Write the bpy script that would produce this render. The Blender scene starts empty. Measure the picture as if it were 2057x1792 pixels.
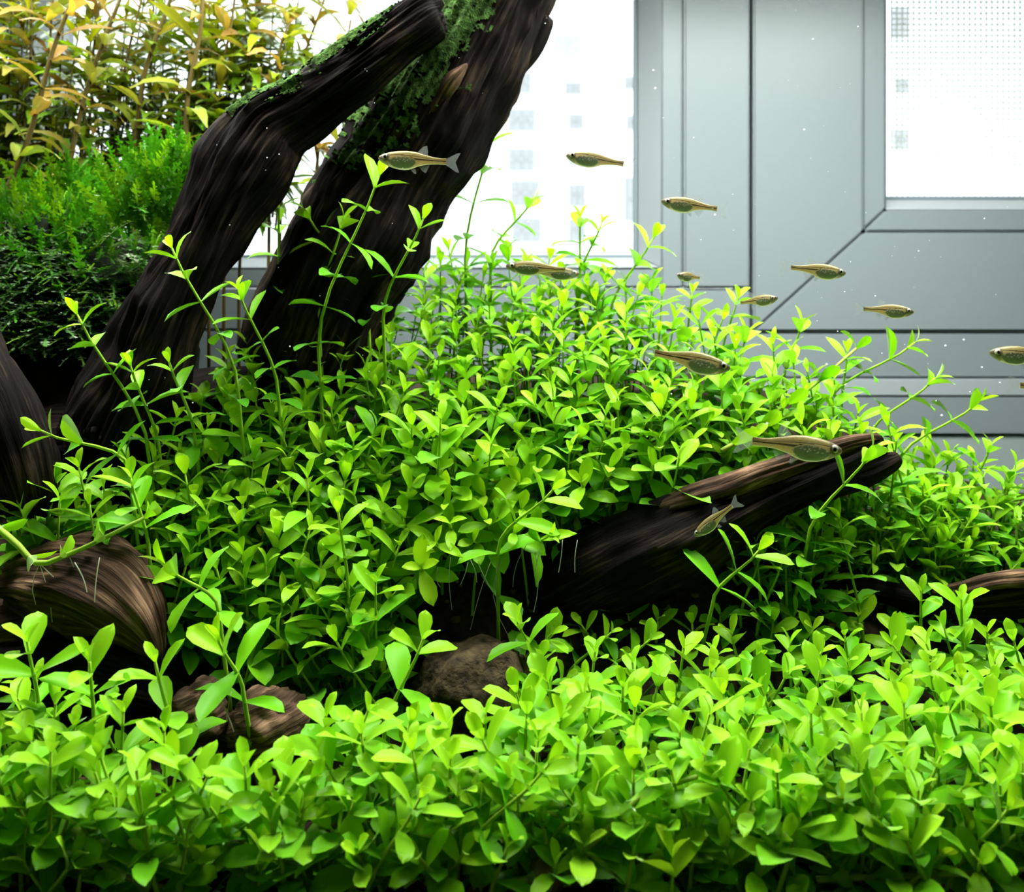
import bpy, bmesh, math, random
import numpy as np
from mathutils import Vector, Matrix, noise, Quaternion

# ------------------------------------------------------------------ camera / light
SC = bpy.context.scene
COL = SC.collection
FPX, HX, HY, ZC = 2000.0, 1028.5, 560.0, 1.0      # focal length in px, principal column, horizon row, eye height


def at(px, py, d):
    """a point seen at column px, row py of the 2057x1792 picture, d metres in front of the camera"""
    return Vector(((px - HX) / FPX * d, d, ZC - (py - HY) / FPX * d))


cam = bpy.data.cameras.new('camera')
cam.sensor_width = 36.0
cam.lens = 36.0 * FPX / 2057.0
cam.shift_y = -(896.0 - HY) / 2057.0
cam.clip_start = 0.01
cam.clip_end = 500
cam.dof.use_dof = True
cam.dof.focus_distance = 0.27
cam.dof.aperture_fstop = 24
camo = bpy.data.objects.new('camera', cam)
camo.location = (0, 0, ZC)
camo.rotation_euler = (math.pi / 2, 0, 0)
COL.objects.link(camo)
SC.camera = camo

w = bpy.data.worlds.new('sky')
SC.world = w
w.use_nodes = True
bg = w.node_tree.nodes['Background']
bg.inputs['Color'].default_value = (0.93, 0.97, 1.0, 1)
bg.inputs['Strength'].default_value = 3.0

port = bpy.data.lights.new('window_portal', 'AREA')
port.shape = 'RECTANGLE'
port.size, port.size_y = 1.1, 1.1
port.cycles.is_portal = True
porto = bpy.data.objects.new('window_portal', port)
porto.location = (0.225, 0.62, 1.44)
porto.rotation_euler = (-math.pi / 2, 0, 0)
COL.objects.link(porto)

LAMP_POWER = 5.6
SC.view_settings.view_transform = 'Standard'
SC.view_settings.look = 'None'
SC.view_settings.gamma = 1.0
SC.view_settings.use_curve_mapping = False
SC.view_settings.exposure = 0.0
SC.cycles.transparent_max_bounces = 24
SC.cycles.max_bounces = 5
SC.cycles.diffuse_bounces = 2
SC.cycles.glossy_bounces = 2
SC.cycles.transmission_bounces = 3
SC.cycles.caustics_reflective = False
SC.cycles.caustics_refractive = False
SC.cycles.adaptive_threshold = 0.3

R = random.Random(11)
PI = math.pi


# ------------------------------------------------------------------ materials
def nmat(name):
    m = bpy.data.materials.new(name)
    m.use_nodes = True
    nt = m.node_tree
    nt.nodes.clear()
    out = nt.nodes.new('ShaderNodeOutputMaterial')
    return m, nt, out


def N(nt, typ, **kw):
    n = nt.nodes.new(typ)
    for k, v in kw.items():
        if k in n.inputs.keys():
            n.inputs[k].default_value = v
        else:
            setattr(n, k, v)
    return n


def L(nt, a, b):
    nt.links.new(a, b)


def ramp(nt, stops, interp='LINEAR'):
    r = nt.nodes.new('ShaderNodeValToRGB')
    r.color_ramp.interpolation = interp
    e = r.color_ramp.elements
    e[0].position, e[0].color = stops[0][0], stops[0][1] + (1,)
    e[1].position, e[1].color = stops[-1][0], stops[-1][1] + (1,)
    for p, c in stops[1:-1]:
        x = e.new(p)
        x.color = c + (1,)
    return r


def leaf_material(name, source, trans=0.42, rough=0.34, gloss=0.045):
    m, nt, out = nmat(name)
    if source == 'object':
        c = N(nt, 'ShaderNodeObjectInfo').outputs['Color']
    else:
        c = N(nt, 'ShaderNodeVertexColor', layer_name='Col').outputs['Color']
    d = N(nt, 'ShaderNodeBsdfDiffuse')
    t = N(nt, 'ShaderNodeBsdfTranslucent')
    L(nt, c, d.inputs['Color'])
    # light that has passed the blade comes out yellower
    mx = N(nt, 'ShaderNodeMix', data_type='RGBA', blend_type='MULTIPLY')
    mx.inputs['Factor'].default_value = 1.0
    L(nt, c, mx.inputs[6])
    mx.inputs[7].default_value = (1.05, 1.0, 0.5, 1)
    L(nt, mx.outputs[2], t.inputs['Color'])
    ms = N(nt, 'ShaderNodeMixShader', Fac=trans)
    L(nt, d.outputs[0], ms.inputs[1])
    L(nt, t.outputs[0], ms.inputs[2])
    g = N(nt, 'ShaderNodeBsdfGlossy', Roughness=rough)
    g.inputs['Color'].default_value = (0.95, 1, 0.9, 1)
    lw = N(nt, 'ShaderNodeFresnel', IOR=1.2)
    mm = N(nt, 'ShaderNodeMath', operation='MULTIPLY_ADD')
    mm.inputs[1].default_value = 0.7
    mm.inputs[2].default_value = 0.0
    L(nt, lw.outputs[0], mm.inputs[0])
    m2 = N(nt, 'ShaderNodeMixShader')
    L(nt, mm.outputs[0], m2.inputs['Fac'])
    L(nt, ms.outputs[0], m2.inputs[1])
    L(nt, g.outputs[0], m2.inputs[2])
    L(nt, m2.outputs[0], out.inputs['Surface'])
    return m


def principled(name, color, rough=0.6, spec=0.4, noise_scale=None, amount=0.2, bump=0.0, bump_scale=None):
    m, nt, out = nmat(name)
    b = N(nt, 'ShaderNodeBsdfPrincipled')
    b.inputs['Base Color'].default_value = color + (1,)
    b.inputs['Roughness'].default_value = rough
    b.inputs['Specular IOR Level'].default_value = spec
    tc = N(nt, 'ShaderNodeTexCoord')
    if noise_scale:
        nz = N(nt, 'ShaderNodeTexNoise', Scale=noise_scale, Detail=5.0)
        L(nt, tc.outputs['Object'], nz.inputs['Vector'])
        r = ramp(nt, [(0.3, tuple(c * (1 - amount) for c in color)), (0.7, tuple(min(1, c * (1 + amount)) for c in color))])
        L(nt, nz.outputs['Fac'], r.inputs[0])
        L(nt, r.outputs[0], b.inputs['Base Color'])
    if bump:
        nb = N(nt, 'ShaderNodeTexNoise', Scale=bump_scale, Detail=6.0)
        L(nt, tc.outputs['Object'], nb.inputs['Vector'])
        bp = N(nt, 'ShaderNodeBump', Strength=bump, Distance=0.001)
        L(nt, nb.outputs['Fac'], bp.inputs['Height'])
        L(nt, bp.outputs[0], b.inputs['Normal'])
    L(nt, b.outputs[0], out.inputs['Surface'])
    return m


def wood_material(name, dark, mid, light):
    """UV: u along the grain, v round the limb; long fibres"""
    m, nt, out = nmat(name)
    uv = N(nt, 'ShaderNodeUVMap', uv_map='grain')
    mp = N(nt, 'ShaderNodeMapping')
    mp.inputs['Scale'].default_value = (55, 800, 1)
    L(nt, uv.outputs[0], mp.inputs['Vector'])
    n1 = N(nt, 'ShaderNodeTexNoise', Scale=1.0, Detail=6.0, Roughness=0.65)
    L(nt, mp.outputs[0], n1.inputs['Vector'])
    tc = N(nt, 'ShaderNodeTexCoord')
    n2 = N(nt, 'ShaderNodeTexNoise', Scale=55.0, Detail=5.0)
    L(nt, tc.outputs['Object'], n2.inputs['Vector'])
    ad = N(nt, 'ShaderNodeMath', operation='MULTIPLY_ADD')
    ad.inputs[1].default_value = 0.55
    L(nt, n1.outputs['Fac'], ad.inputs[0])
    sc = N(nt, 'ShaderNodeMath', operation='MULTIPLY')
    sc.inputs[1].default_value = 0.45
    L(nt, n2.outputs['Fac'], sc.inputs[0])
    L(nt, sc.outputs[0], ad.inputs[2])
    r = ramp(nt, [(0.40, dark), (0.52, mid), (0.63, light)])
    L(nt, ad.outputs[0], r.inputs[0])
    b = N(nt, 'ShaderNodeBsdfPrincipled', Roughness=0.75)
    b.inputs['Specular IOR Level'].default_value = 0.06
    L(nt, r.outputs[0], b.inputs['Base Color'])
    bp = N(nt, 'ShaderNodeBump', Strength=1.0, Distance=0.0016)
    L(nt, ad.outputs[0], bp.inputs['Height'])
    L(nt, bp.outputs[0], b.inputs['Normal'])
    L(nt, b.outputs[0], out.inputs['Surface'])
    return m


def glass_material(name, tint, refl=0.9):
    m, nt, out = nmat(name)
    t = N(nt, 'ShaderNodeBsdfTransparent')
    t.inputs['Color'].default_value = tint + (1,)
    g = N(nt, 'ShaderNodeBsdfGlossy', Roughness=0.02)
    f = N(nt, 'ShaderNodeFresnel', IOR=1.2)
    s = N(nt, 'ShaderNodeMath', operation='MULTIPLY')
    s.inputs[1].default_value = refl
    L(nt, f.outputs[0], s.inputs[0])
    x = N(nt, 'ShaderNodeMixShader')
    L(nt, s.outputs[0], x.inputs['Fac'])
    L(nt, t.outputs[0], x.inputs[1])
    L(nt, g.outputs[0], x.inputs[2])
    L(nt, x.outputs[0], out.inputs['Surface'])
    return m


def fin_material(name, color, clear):
    m, nt, out = nmat(name)
    t = N(nt, 'ShaderNodeBsdfTransparent')
    d = N(nt, 'ShaderNodeBsdfDiffuse')
    d.inputs['Color'].default_value = color + (1,)
    tr = N(nt, 'ShaderNodeBsdfTranslucent')
    tr.inputs['Color'].default_value = color + (1,)
    a = N(nt, 'ShaderNodeMixShader', Fac=0.5)
    L(nt, d.outputs[0], a.inputs[1])
    L(nt, tr.outputs[0], a.inputs[2])
    x = N(nt, 'ShaderNodeMixShader', Fac=clear)
    L(nt, a.outputs[0], x.inputs[1])
    L(nt, t.outputs[0], x.inputs[2])
    L(nt, x.outputs[0], out.inputs['Surface'])
    return m


def fish_material():
    m, nt, out = nmat('fish_skin')
    c = N(nt, 'ShaderNodeVertexColor', layer_name='Col')
    tc = N(nt, 'ShaderNodeTexCoord')
    v = N(nt, 'ShaderNodeTexVoronoi', Scale=70.0)
    L(nt, tc.outputs['Object'], v.inputs['Vector'])
    mr = N(nt, 'ShaderNodeMapRange')
    mr.inputs['To Min'].default_value = 1.15
    mr.inputs['To Max'].default_value = 0.75
    L(nt, v.outputs['Distance'], mr.inputs['Value'])
    hs = N(nt, 'ShaderNodeHueSaturation')
    L(nt, mr.outputs[0], hs.inputs['Value'])
    L(nt, c.outputs['Color'], hs.inputs['Color'])
    b = N(nt, 'ShaderNodeBsdfPrincipled', Roughness=0.32)
    L(nt, hs.outputs[0], b.inputs['Base Color'])
    b.inputs['Specular IOR Level'].default_value = 0.5
    t = N(nt, 'ShaderNodeBsdfTranslucent')
    L(nt, hs.outputs[0], t.inputs['Color'])
    x = N(nt, 'ShaderNodeMixShader', Fac=0.45)
    L(nt, b.outputs[0], x.inputs[1])
    L(nt, t.outputs[0], x.inputs[2])
    tp = N(nt, 'ShaderNodeBsdfTransparent')
    x2 = N(nt, 'ShaderNodeMixShader', Fac=0.10)
    L(nt, x.outputs[0], x2.inputs[1])
    L(nt, tp.outputs[0], x2.inputs[2])
    L(nt, x2.outputs[0], out.inputs['Surface'])
    return m


M = {}
M['leaf'] = leaf_material('carpet_leaf', 'object')
M['leaf_mass'] = leaf_material('carpet_leaf_mass', 'mesh')
M['red_leaf'] = leaf_material('tall_leaf', 'object', trans=0.62)
M['red_mass'] = leaf_material('tall_leaf_mass', 'mesh', trans=0.62)
M['stem'] = leaf_material('green_stem', 'object', trans=0.2)
M['moss'] = leaf_material('moss_frond', 'mesh', trans=0.35, gloss=0.02)
M['root'] = fin_material('pale_root', (0.62, 0.66, 0.50), 0.3)
M['wood'] = wood_material('driftwood', (0.003, 0.0025, 0.0025), (0.008, 0.006, 0.005), (0.050, 0.034, 0.022))
M['wood_brown'] = wood_material('driftwood_brown', (0.018, 0.011, 0.007), (0.09, 0.053, 0.032), (0.34, 0.21, 0.125))
M['stone'] = principled('mottled_stone', (0.045, 0.032, 0.015), 0.85, 0.15, 330, 0.9, 1.0, 500)
M['rock'] = principled('dark_rock', (0.006, 0.008, 0.005), 0.95, 0.02, 90, 0.5, 0.8, 200)
M['algae'] = principled('green_algae', (0.040, 0.085, 0.018), 0.9, 0.05, 420, 0.85, 1.0, 1400)
M['soil'] = principled('aqua_soil', (0.022, 0.014, 0.009), 0.9, 0.1, 400, 0.6, 1.0, 500)
M['grain'] = principled('gravel_grain', (0.09, 0.055, 0.03), 0.8, 0.2, 200, 0.6)
M['pebble'] = principled('tan_pebble', (0.32, 0.2, 0.1), 0.7, 0.3, 250, 0.4)
M['glass'] = glass_material('clear_glass', (0.975, 0.99, 0.985), 0.5)
M['tank_glass'] = glass_material('tank_glass', (0.98, 0.993, 0.99), 0.06)
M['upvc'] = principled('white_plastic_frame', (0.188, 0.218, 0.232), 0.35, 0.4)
M['upvc_bead_lit'] = principled('lit_bead_plastic', (0.30, 0.325, 0.345), 0.3, 0.45)  # frame plastic made lighter: the bright sheen on the beads is put into the colour
M['gasket'] = principled('dark_gasket', (0.16, 0.2, 0.22), 0.6, 0.3)
M['wire'] = principled('screen_wire', (0.75, 0.76, 0.74), 0.6, 0.3)
M['plaster'] = principled('grey_plaster', (0.27, 0.315, 0.31), 0.9, 0.1, 30, 0.05)
M['room_wall'] = principled('white_room_plaster', (0.82, 0.82, 0.80), 0.9, 0.1, 30, 0.04)
M['dark_floor'] = principled('floor_boards', (0.2, 0.15, 0.1), 0.6, 0.2, 10, 0.2)
M['stand'] = principled('stand_board', (0.5, 0.5, 0.5), 0.6, 0.2, 20, 0.1)
M['facade'] = principled('white_facade', (0.86, 0.86, 0.86), 0.9, 0.1, 1.0, 0.03)
M['house_window'] = principled('house_window_grey', (0.335, 0.34, 0.35), 0.5, 0.2)
M['house_bar'] = principled('house_window_bar', (0.43, 0.43, 0.44), 0.6, 0.2)
M['alu'] = principled('brushed_aluminium', (0.6, 0.6, 0.62), 0.4, 0.5)
M['speck'] = fin_material('white_speck', (0.95, 1, 1), 0.25)
M['fish'] = fish_material()
M['fin'] = fin_material('clear_fin', (0.42, 0.44, 0.42), 0.84)
M['iris'] = principled('silver_iris', (0.55, 0.55, 0.42), 0.3, 0.6)
M['pupil'] = principled('black_pupil', (0.004, 0.004, 0.004), 0.15, 0.5)


# ------------------------------------------------------------------ object helpers
def tag(o, label=None, cat=None, group=None, kind=None):
    if label:
        o['label'] = label
    if cat:
        o['category'] = cat
    if group:
        o['group'] = group
    if kind:
        o['kind'] = kind
    return o


def link(name, data, parent=None, mat=None, smooth=False):
    o = bpy.data.objects.new(name, data)
    COL.objects.link(o)
    if parent is not None:
        o.parent = parent
    if data is not None and mat is not None:
        data.materials.append(mat)
    if smooth and data is not None:
        data.polygons.foreach_set('use_smooth', [True] * len(data.polygons))
    return o


def empty(name, loc):
    o = bpy.data.objects.new(name, None)
    o.empty_display_size = 0.005
    o.location = loc
    COL.objects.link(o)
    return o


def mesh(name, verts, faces):
    me = bpy.data.meshes.new(name)
    me.from_pydata([tuple(v) for v in verts], [], faces)
    me.update()
    return me


def box_geo(x0, x1, y0, y1, z0, z1):
    v = [(x0, y0, z0), (x1, y0, z0), (x1, y1, z0), (x0, y1, z0), (x0, y0, z1), (x1, y0, z1), (x1, y1, z1), (x0, y1, z1)]
    f = [(0, 3, 2, 1), (4, 5, 6, 7), (0, 1, 5, 4), (1, 2, 6, 5), (2, 3, 7, 6), (3, 0, 4, 7)]
    return v, f


def box(name, x0, x1, y0, y1, z0, z1, mat, parent=None, bevel=0.0):
    me = mesh(name, *box_geo(x0, x1, y0, y1, z0, z1))
    if bevel:
        bm = bmesh.new()
        bm.from_mesh(me)
        bmesh.ops.bevel(bm, geom=bm.edges[:], offset=bevel, segments=2, affect='EDGES')
        bm.to_mesh(me)
        bm.free()
    return link(name, me, parent, mat)


def hull(name, pts, mat, parent=None, bevel=0.0):
    bm = bmesh.new()
    for p in pts:
        bm.verts.new(p)
    r = bmesh.ops.convex_hull(bm, input=bm.verts[:])
    bmesh.ops.delete(bm, geom=[g for g in r['geom_interior'] if isinstance(g, bmesh.types.BMVert)], context='VERTS')
    bmesh.ops.dissolve_limit(bm, angle_limit=0.01, verts=bm.verts[:], edges=bm.edges[:])
    if bevel:
        bmesh.ops.bevel(bm, geom=bm.edges[:], offset=bevel, segments=2, affect='EDGES')
    me = bpy.data.meshes.new(name)
    bm.to_mesh(me)
    bm.free()
    return link(name, me, parent, mat)


def frames(pts):
    """a direction and two side vectors along a line of points, turning as little as possible"""
    n = len(pts)
    T = [(pts[min(i + 1, n - 1)] - pts[max(i - 1, 0)]).normalized() for i in range(n)]
    u = T[0].orthogonal().normalized()
    out = []
    for t in T:
        u = (u - t * u.dot(t)).normalized()
        out.append((t, u, t.cross(u)))
    return out


def tube_geo(pts, radii, sides=5):
    fr = frames(pts)
    v, f = [], []
    for (t, a, b), p, r in zip(fr, pts, radii):
        for k in range(sides):
            an = 2 * PI * k / sides
            v.append(p + a * (math.cos(an) * r) + b * (math.sin(an) * r))
    for i in range(len(pts) - 1):
        for k in range(sides):
            k2 = (k + 1) % sides
            f.append((i * sides + k, i * sides + k2, (i + 1) * sides + k2, (i + 1) * sides + k))
    f.append(tuple(range(sides - 1, -1, -1)))
    f.append(tuple((len(pts) - 1) * sides + k for k in range(sides)))
    return v, f


def spline(ctrl, n):
    """Catmull-Rom through rows of numbers"""
    P = np.array(ctrl, float)
    P = np.vstack([2 * P[0] - P[1], P, 2 * P[-1] - P[-2]])
    out = []
    segs = len(ctrl) - 1
    for i in range(n):
        t = i / (n - 1) * segs
        k = min(int(t), segs - 1)
        t -= k
        a, b, c, d = P[k], P[k + 1], P[k + 2], P[k + 3]
        out.append(0.5 * ((2 * b) + (c - a) * t + (2 * a - 5 * b + 4 * c - d) * t * t + (3 * b - a - 3 * c + d) * t ** 3))
    return np.array(out)


# ------------------------------------------------------------------ the room round the tank
XL, XR, YF, YB, ZT = -1.3, 1.5, -1.6, 0.521, 2.4
box('floor', XL - .1, XR + .1, YF - .1, YB + .2, -0.05, 0, M['dark_floor'])['kind'] = 'structure'
box('ceiling', XL - .1, XR + .1, YF - .1, YB + .2, ZT, ZT + .05, M['room_wall'])['kind'] = 'structure'
box('wall_left', XL - .1, XL, YF, YB + .2, 0, ZT, M['room_wall'])['kind'] = 'structure'
box('wall_right', XR, XR + .1, YF, YB + .2, 0, ZT, M['room_wall'])['kind'] = 'structure'
box('wall_front', XL, XR, YF - .1, YF, 0, ZT, M['room_wall'])['kind'] = 'structure'
# window wall, with its opening
DW = 0.52


def wx(px):
    return (px - HX) / FPX * DW


def wz(row):
    return ZC - (row - HY) / FPX * DW


OX0, OX1, OZ0, OZ1 = -0.32, 0.78, wz(795), 1.95
wb = empty('wall_back', (0, YB, 0))
wb['kind'] = 'structure'


def sub(o, parent):
    o.location = -parent.location
    return o


sub(box('wall_section', XL, OX0, YB, YB + .2, 0, ZT, M['plaster'], wb), wb)
sub(box('wall_section', OX1, XR, YB, YB + .2, 0, ZT, M['plaster'], wb), wb)
sub(box('wall_section', OX0, OX1, YB, YB + .2, 0, OZ0 - .0205, M['plaster'], wb), wb)
sub(box('wall_section', OX0, OX1, YB, YB + .2, OZ1, ZT, M['plaster'], wb), wb)
sill = box('trim_1', OX0 - .03, OX1 + .03, DW - .001, YB + .14, OZ0 - .02, OZ0 - .0002, M['upvc'], None, .0006)
sill['kind'] = 'structure'


def win(name, px0, px1, r0, r1, y0, y1, parent, mat='upvc', bevel=.0012):
    o = box(name, wx(px0), wx(px1), y0, y1, wz(r1), wz(r0), M[mat], parent, bevel)
    return o


RT = 560 - (OZ1 - ZC) * FPX / DW          # picture row of the top of the opening
w1 = empty('window_1', (0, 0, 0))
w1['kind'] = 'structure'
win('mullion', 1374, 1506, RT, 579, DW, .575, w1)
win('mullion_edge', 1328, 1372.5, RT, 579, DW + .0015, .575, w1)
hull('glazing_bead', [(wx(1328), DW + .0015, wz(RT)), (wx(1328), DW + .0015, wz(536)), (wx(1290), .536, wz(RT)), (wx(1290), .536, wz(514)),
                      (wx(1328), .545, wz(RT)), (wx(1328), .545, wz(536)), (wx(1290), .545, wz(RT)), (wx(1290), .545, wz(514))], M['upvc_bead_lit'], w1)
win('gasket', 1283, 1289, RT, 514, .537, .545, w1, 'gasket', 0)
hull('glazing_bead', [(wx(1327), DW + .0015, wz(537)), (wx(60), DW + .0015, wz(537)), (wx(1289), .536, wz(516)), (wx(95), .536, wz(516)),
                      (wx(1327), .545, wz(537)), (wx(60), .545, wz(537)), (wx(1289), .545, wz(516)), (wx(95), .545, wz(516))], M['upvc_bead_lit'], w1)
win('gasket', 92, 1288, 510, 516, .537, .545, w1, 'gasket', 0)
win('bottom_rail', -60, 1327, 538, 579, DW + .0015, .575, w1)
win('stile', -140, 58, RT, 579, DW + .001, .575, w1)
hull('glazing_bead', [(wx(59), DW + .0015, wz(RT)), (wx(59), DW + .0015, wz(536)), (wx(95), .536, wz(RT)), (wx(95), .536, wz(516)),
                      (wx(59), .545, wz(RT)), (wx(59), .545, wz(536)), (wx(95), .545, wz(RT)), (wx(95), .545, wz(516))], M['upvc_bead_lit'], w1)
win('pane', 94, 1288, RT, 514, .541, .545, w1, 'glass', 0)
win('frame_rail', -180, 1508, 581.5, 664, DW + .001, .58, w1)
win('outer_frame', -180, 4000, 666, 760.5, DW + .0005, .585, w1)
win('outer_stile', -180, -143, RT, 579, DW + .006, .585, w1)
win('sill_bead', -180, 4000, 761, 795, DW - .0015, .59, w1, 'upvc_bead_lit', .0006)
w2 = empty('window_2', (0, 0, 0))
w2['kind'] = 'structure'


def prism(name, poly, y0, y1, parent, mat='upvc', bevel=.001):
    return hull(name, [(wx(a), y, wz(b)) for a, b in poly for y in (y0, y1)], M[mat], parent, bevel)


PR = 3980
prism('stile', [(1513, RT), (1732, RT), (1732, 466), (1513, 664)], DW - .001, .57, w2)
prism('bottom_rail', [(1734.5, 467.5), (PR, 467.5), (PR, 665), (1515.5, 665)], DW - .001, .57, w2)
prism('inner_stile', [(1734, RT), (1780, RT), (1780, 420), (1734, 463)], DW + .001, .57, w2)
prism('inner_rail', [(1781.5, 421.5), (PR, 421.5), (PR, 465), (1736.5, 465)], DW + .001, .57, w2)
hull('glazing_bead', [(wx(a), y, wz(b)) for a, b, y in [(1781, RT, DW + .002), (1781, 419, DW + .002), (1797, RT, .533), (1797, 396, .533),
                                                        (1781, RT, .54), (1781, 419, .54), (1797, RT, .54), (1797, 396, .54)]], M['upvc_bead_lit'], w2)
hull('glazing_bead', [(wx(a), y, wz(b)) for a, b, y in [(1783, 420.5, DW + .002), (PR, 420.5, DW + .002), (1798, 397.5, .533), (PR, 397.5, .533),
                                                        (1783, 420.5, .54), (PR, 420.5, .54), (1798, 397.5, .54), (PR, 397.5, .54)]], M['upvc_bead_lit'], w2)
win('gasket', 1795, 1801, RT, 391, .534, .542, w2, 'gasket', 0)
win('gasket', 1796, PR, 390, 396.5, .534, .542, w2, 'gasket', 0)
win('pane', 1800, PR, RT, 392, .538, .541, w2, 'glass', 0)
# insect screen: woven wires outside the pane
v, f = [], []


def addbox(x0, x1, y0, y1, z0, z1):
    n = len(v)
    a, b = box_geo(x0, x1, y0, y1, z0, z1)
    v.extend(a)
    f.extend([tuple(i + n for i in q) for q in b])


sp = 12.0
for i in range(70):
    px = 1842 + i * sp
    addbox(wx(px - 1.2), wx(px + 1.2), .5550, .5556, wz(-560), wz(390))
for i in range(80):
    rw = 386 - i * sp
    addbox(wx(1842), wx(2690), .5556, .5562, wz(rw + 1.2), wz(rw - 1.2))
tag(link('insect_screen', mesh('insect_screen', v, f), w2, M['wire']), kind='stuff')

# ------------------------------------------------------------------ the house across the street
DB = 70.0
bld = empty('apartment_building', (0, DB, -20))
tag(bld, 'white apartment block far outside behind the left window pane', 'building')


def bp(px, row):
    p = at(px, row, DB)
    return p.x - 0, p.z + 20


x0, z1 = bp(-1500, -2200)
x1, z0 = bp(3600, 1200)
link('wall', mesh('wall', *box_geo(x0, x1, 0.35, 12, 0, z1)), bld, M['facade'])
hw = {}
WIN = [(1140, 90, 56, 46), (1045, 165, 46, 42), (1152, 176, 34, 26), (1048, 240, 56, 46), (1158, 243, 30, 32), (1048, 320, 54, 46),
       (1055, 388, 60, 52), (1160, 392, 34, 46), (1270, 165, 30, 26), (1272, 400, 34, 90), (1158, 318, 30, 30), (1812, 45, 34, 60),
       (1815, 170, 26, 30), (1812, 280, 28, 40), (1048, 90, 50, 44), (1272, 245, 26, 30), (1058, 462, 60, 50), (1160, 462, 34, 46)]
for (px, row, ww, hh) in WIN:
    a, c = bp(px - ww / 2, row + hh / 2)
    b, d = bp(px + ww / 2, row - hh / 2)
    o = link('window', mesh('window', *box_geo(a, b, 0.22, 0.34, c, d)), bld, M['house_window'])
    for q in range(1, 3):
        xx = a + (b - a) * q / 3
        link('bar', mesh('bar', *box_geo(xx - .06, xx + .06, 0.12, 0.22, c, d)), o, M['house_bar'])
    zz = (c + d) / 2
    link('bar', mesh('bar', *box_geo(a, b, 0.12, 0.21, zz - .06, zz + .06)), o, M['house_bar'])

# ------------------------------------------------------------------ tank and stand
TX, TY0, TY1, TZ0, TZ1 = 0.34, 0.185, 0.455, ZC - 0.150, ZC + 0.169
stand = empty('aquarium_stand', (0, .32, 0))
tag(stand, 'plain board cabinet carrying the aquarium', 'cabinet')
sub(box('body', -TX, TX, TY0 + .005, TY1, 0.0, TZ0 - .045, M['stand'], stand), stand)
sub(box('top', -TX - .01, TX + .01, TY0 - .01, TY1 + .01, TZ0 - .044, TZ0 - .012, M['stand'], stand), stand)
tank = empty('aquarium', (0, .32, TZ0))
tag(tank, 'clear glass aquarium holding the planted scene', 'aquarium')
sub(box('bottom_pane', -TX, TX, TY0, TY1, TZ0 - .011, TZ0 - .003, M['tank_glass'], tank), tank)
sub(box('front_pane', -TX, TX, TY0, TY0 + .004, TZ0, TZ1, M['tank_glass'], tank), tank)
sub(box('back_pane', -TX, TX, TY1 - .004, TY1, TZ0, TZ1, M['tank_glass'], tank), tank)
sub(box('side_pane', -TX, -TX + .004, TY0 + .005, TY1 - .005, TZ0, TZ1, M['tank_glass'], tank), tank)
sub(box('side_pane', TX - .004, TX, TY0 + .005, TY1 - .005, TZ0, TZ1, M['tank_glass'], tank), tank)
lamp = empty('aquarium_lamp', (0, .335, ZC + .17))
tag(lamp, 'slim aluminium lamp spanning the aquarium rim', 'lamp')
sub(box('housing', -.27, .27, .27, .40, ZC + .172, ZC + .186, M['alu'], lamp, .003), lamp)
for s in (-1, 1):
    sub(box('foot', s * (TX - .012) - .006, s * (TX - .012) + .006, .325, .345, TZ1 + .001, ZC + .176, M['alu'], lamp), lamp)
    sub(box('arm', min(s * .271, s * (TX - .007)), max(s * .271, s * (TX - .007)), .325, .345, ZC + .177, ZC + .183, M['alu'], lamp), lamp)
ld = bpy.data.lights.new('lamp_light', 'AREA')
ld.shape = 'RECTANGLE'
ld.size, ld.size_y = .50, .11
ld.energy = LAMP_POWER
ld.color = (1.0, 0.985, 0.94)
lo = bpy.data.objects.new('lamp_light', ld)
COL.objects.link(lo)
lo.parent = lamp
lo.location = (0, 0, 0.0005)


# ------------------------------------------------------------------ substrate
def smooth_table(t):
    xs = [a for a, _ in t]
    ys = [b for _, b in t]
    return lambda q: float(np.interp(q, xs, ys))


BASE = -0.124
h_y = smooth_table([(.25, -.124), (.27, -.117), (.28, -.106), (.30, -.088), (.325, -.068), (.35, -.052), (.37, -.042), (.46, -.040)])
h_u = smooth_table([(-600, .45), (100, .6), (350, .95), (1450, 1), (1650, .75), (1850, .45), (2150, .25), (2800, .2)])


def ground(x, y):
    u = x / y * FPX + HX
    z = BASE + (h_y(y) - BASE) * h_u(u)
    return ZC + z + 0.0025 * noise.noise(Vector((x * 40, y * 40, 3.1))) + .001 * noise.noise(Vector((x * 160, y * 160, 1)))


nx, ny = 150, 70
v, f = [], []
for j in range(ny + 1):
    for i in range(nx + 1):
        x = -TX + .0045 + (2 * TX - .009) * i / nx
        y = TY0 + .0045 + (TY1 - TY0 - .009) * j / ny
        v.append((x, y, ground(x, y)))
for j in range(ny):
    for i in range(nx):
        a = j * (nx + 1) + i
        f.append((a, a + 1, a + nx + 2, a + nx + 1))
# skirt down to the bottom pane, so the soil is a solid bed
rim = [i for i in range(nx + 1)] + [j * (nx + 1) + nx for j in range(1, ny + 1)] + [ny * (nx + 1) + i for i in range(nx - 1, -1, -1)] + [j * (nx + 1) for j in range(ny - 1, 0, -1)]
n0 = len(v)
for i in rim:
    v.append((v[i][0], v[i][1], TZ0 - .002))
for k in range(len(rim)):
    k2 = (k + 1) % len(rim)
    f.append((rim[k2], rim[k], n0 + k, n0 + k2))
tag(link('ground_soil', mesh('ground_soil', v, f), None, M['soil'], True), 'dark brown soil bed under the plants', None, kind='structure')


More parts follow.
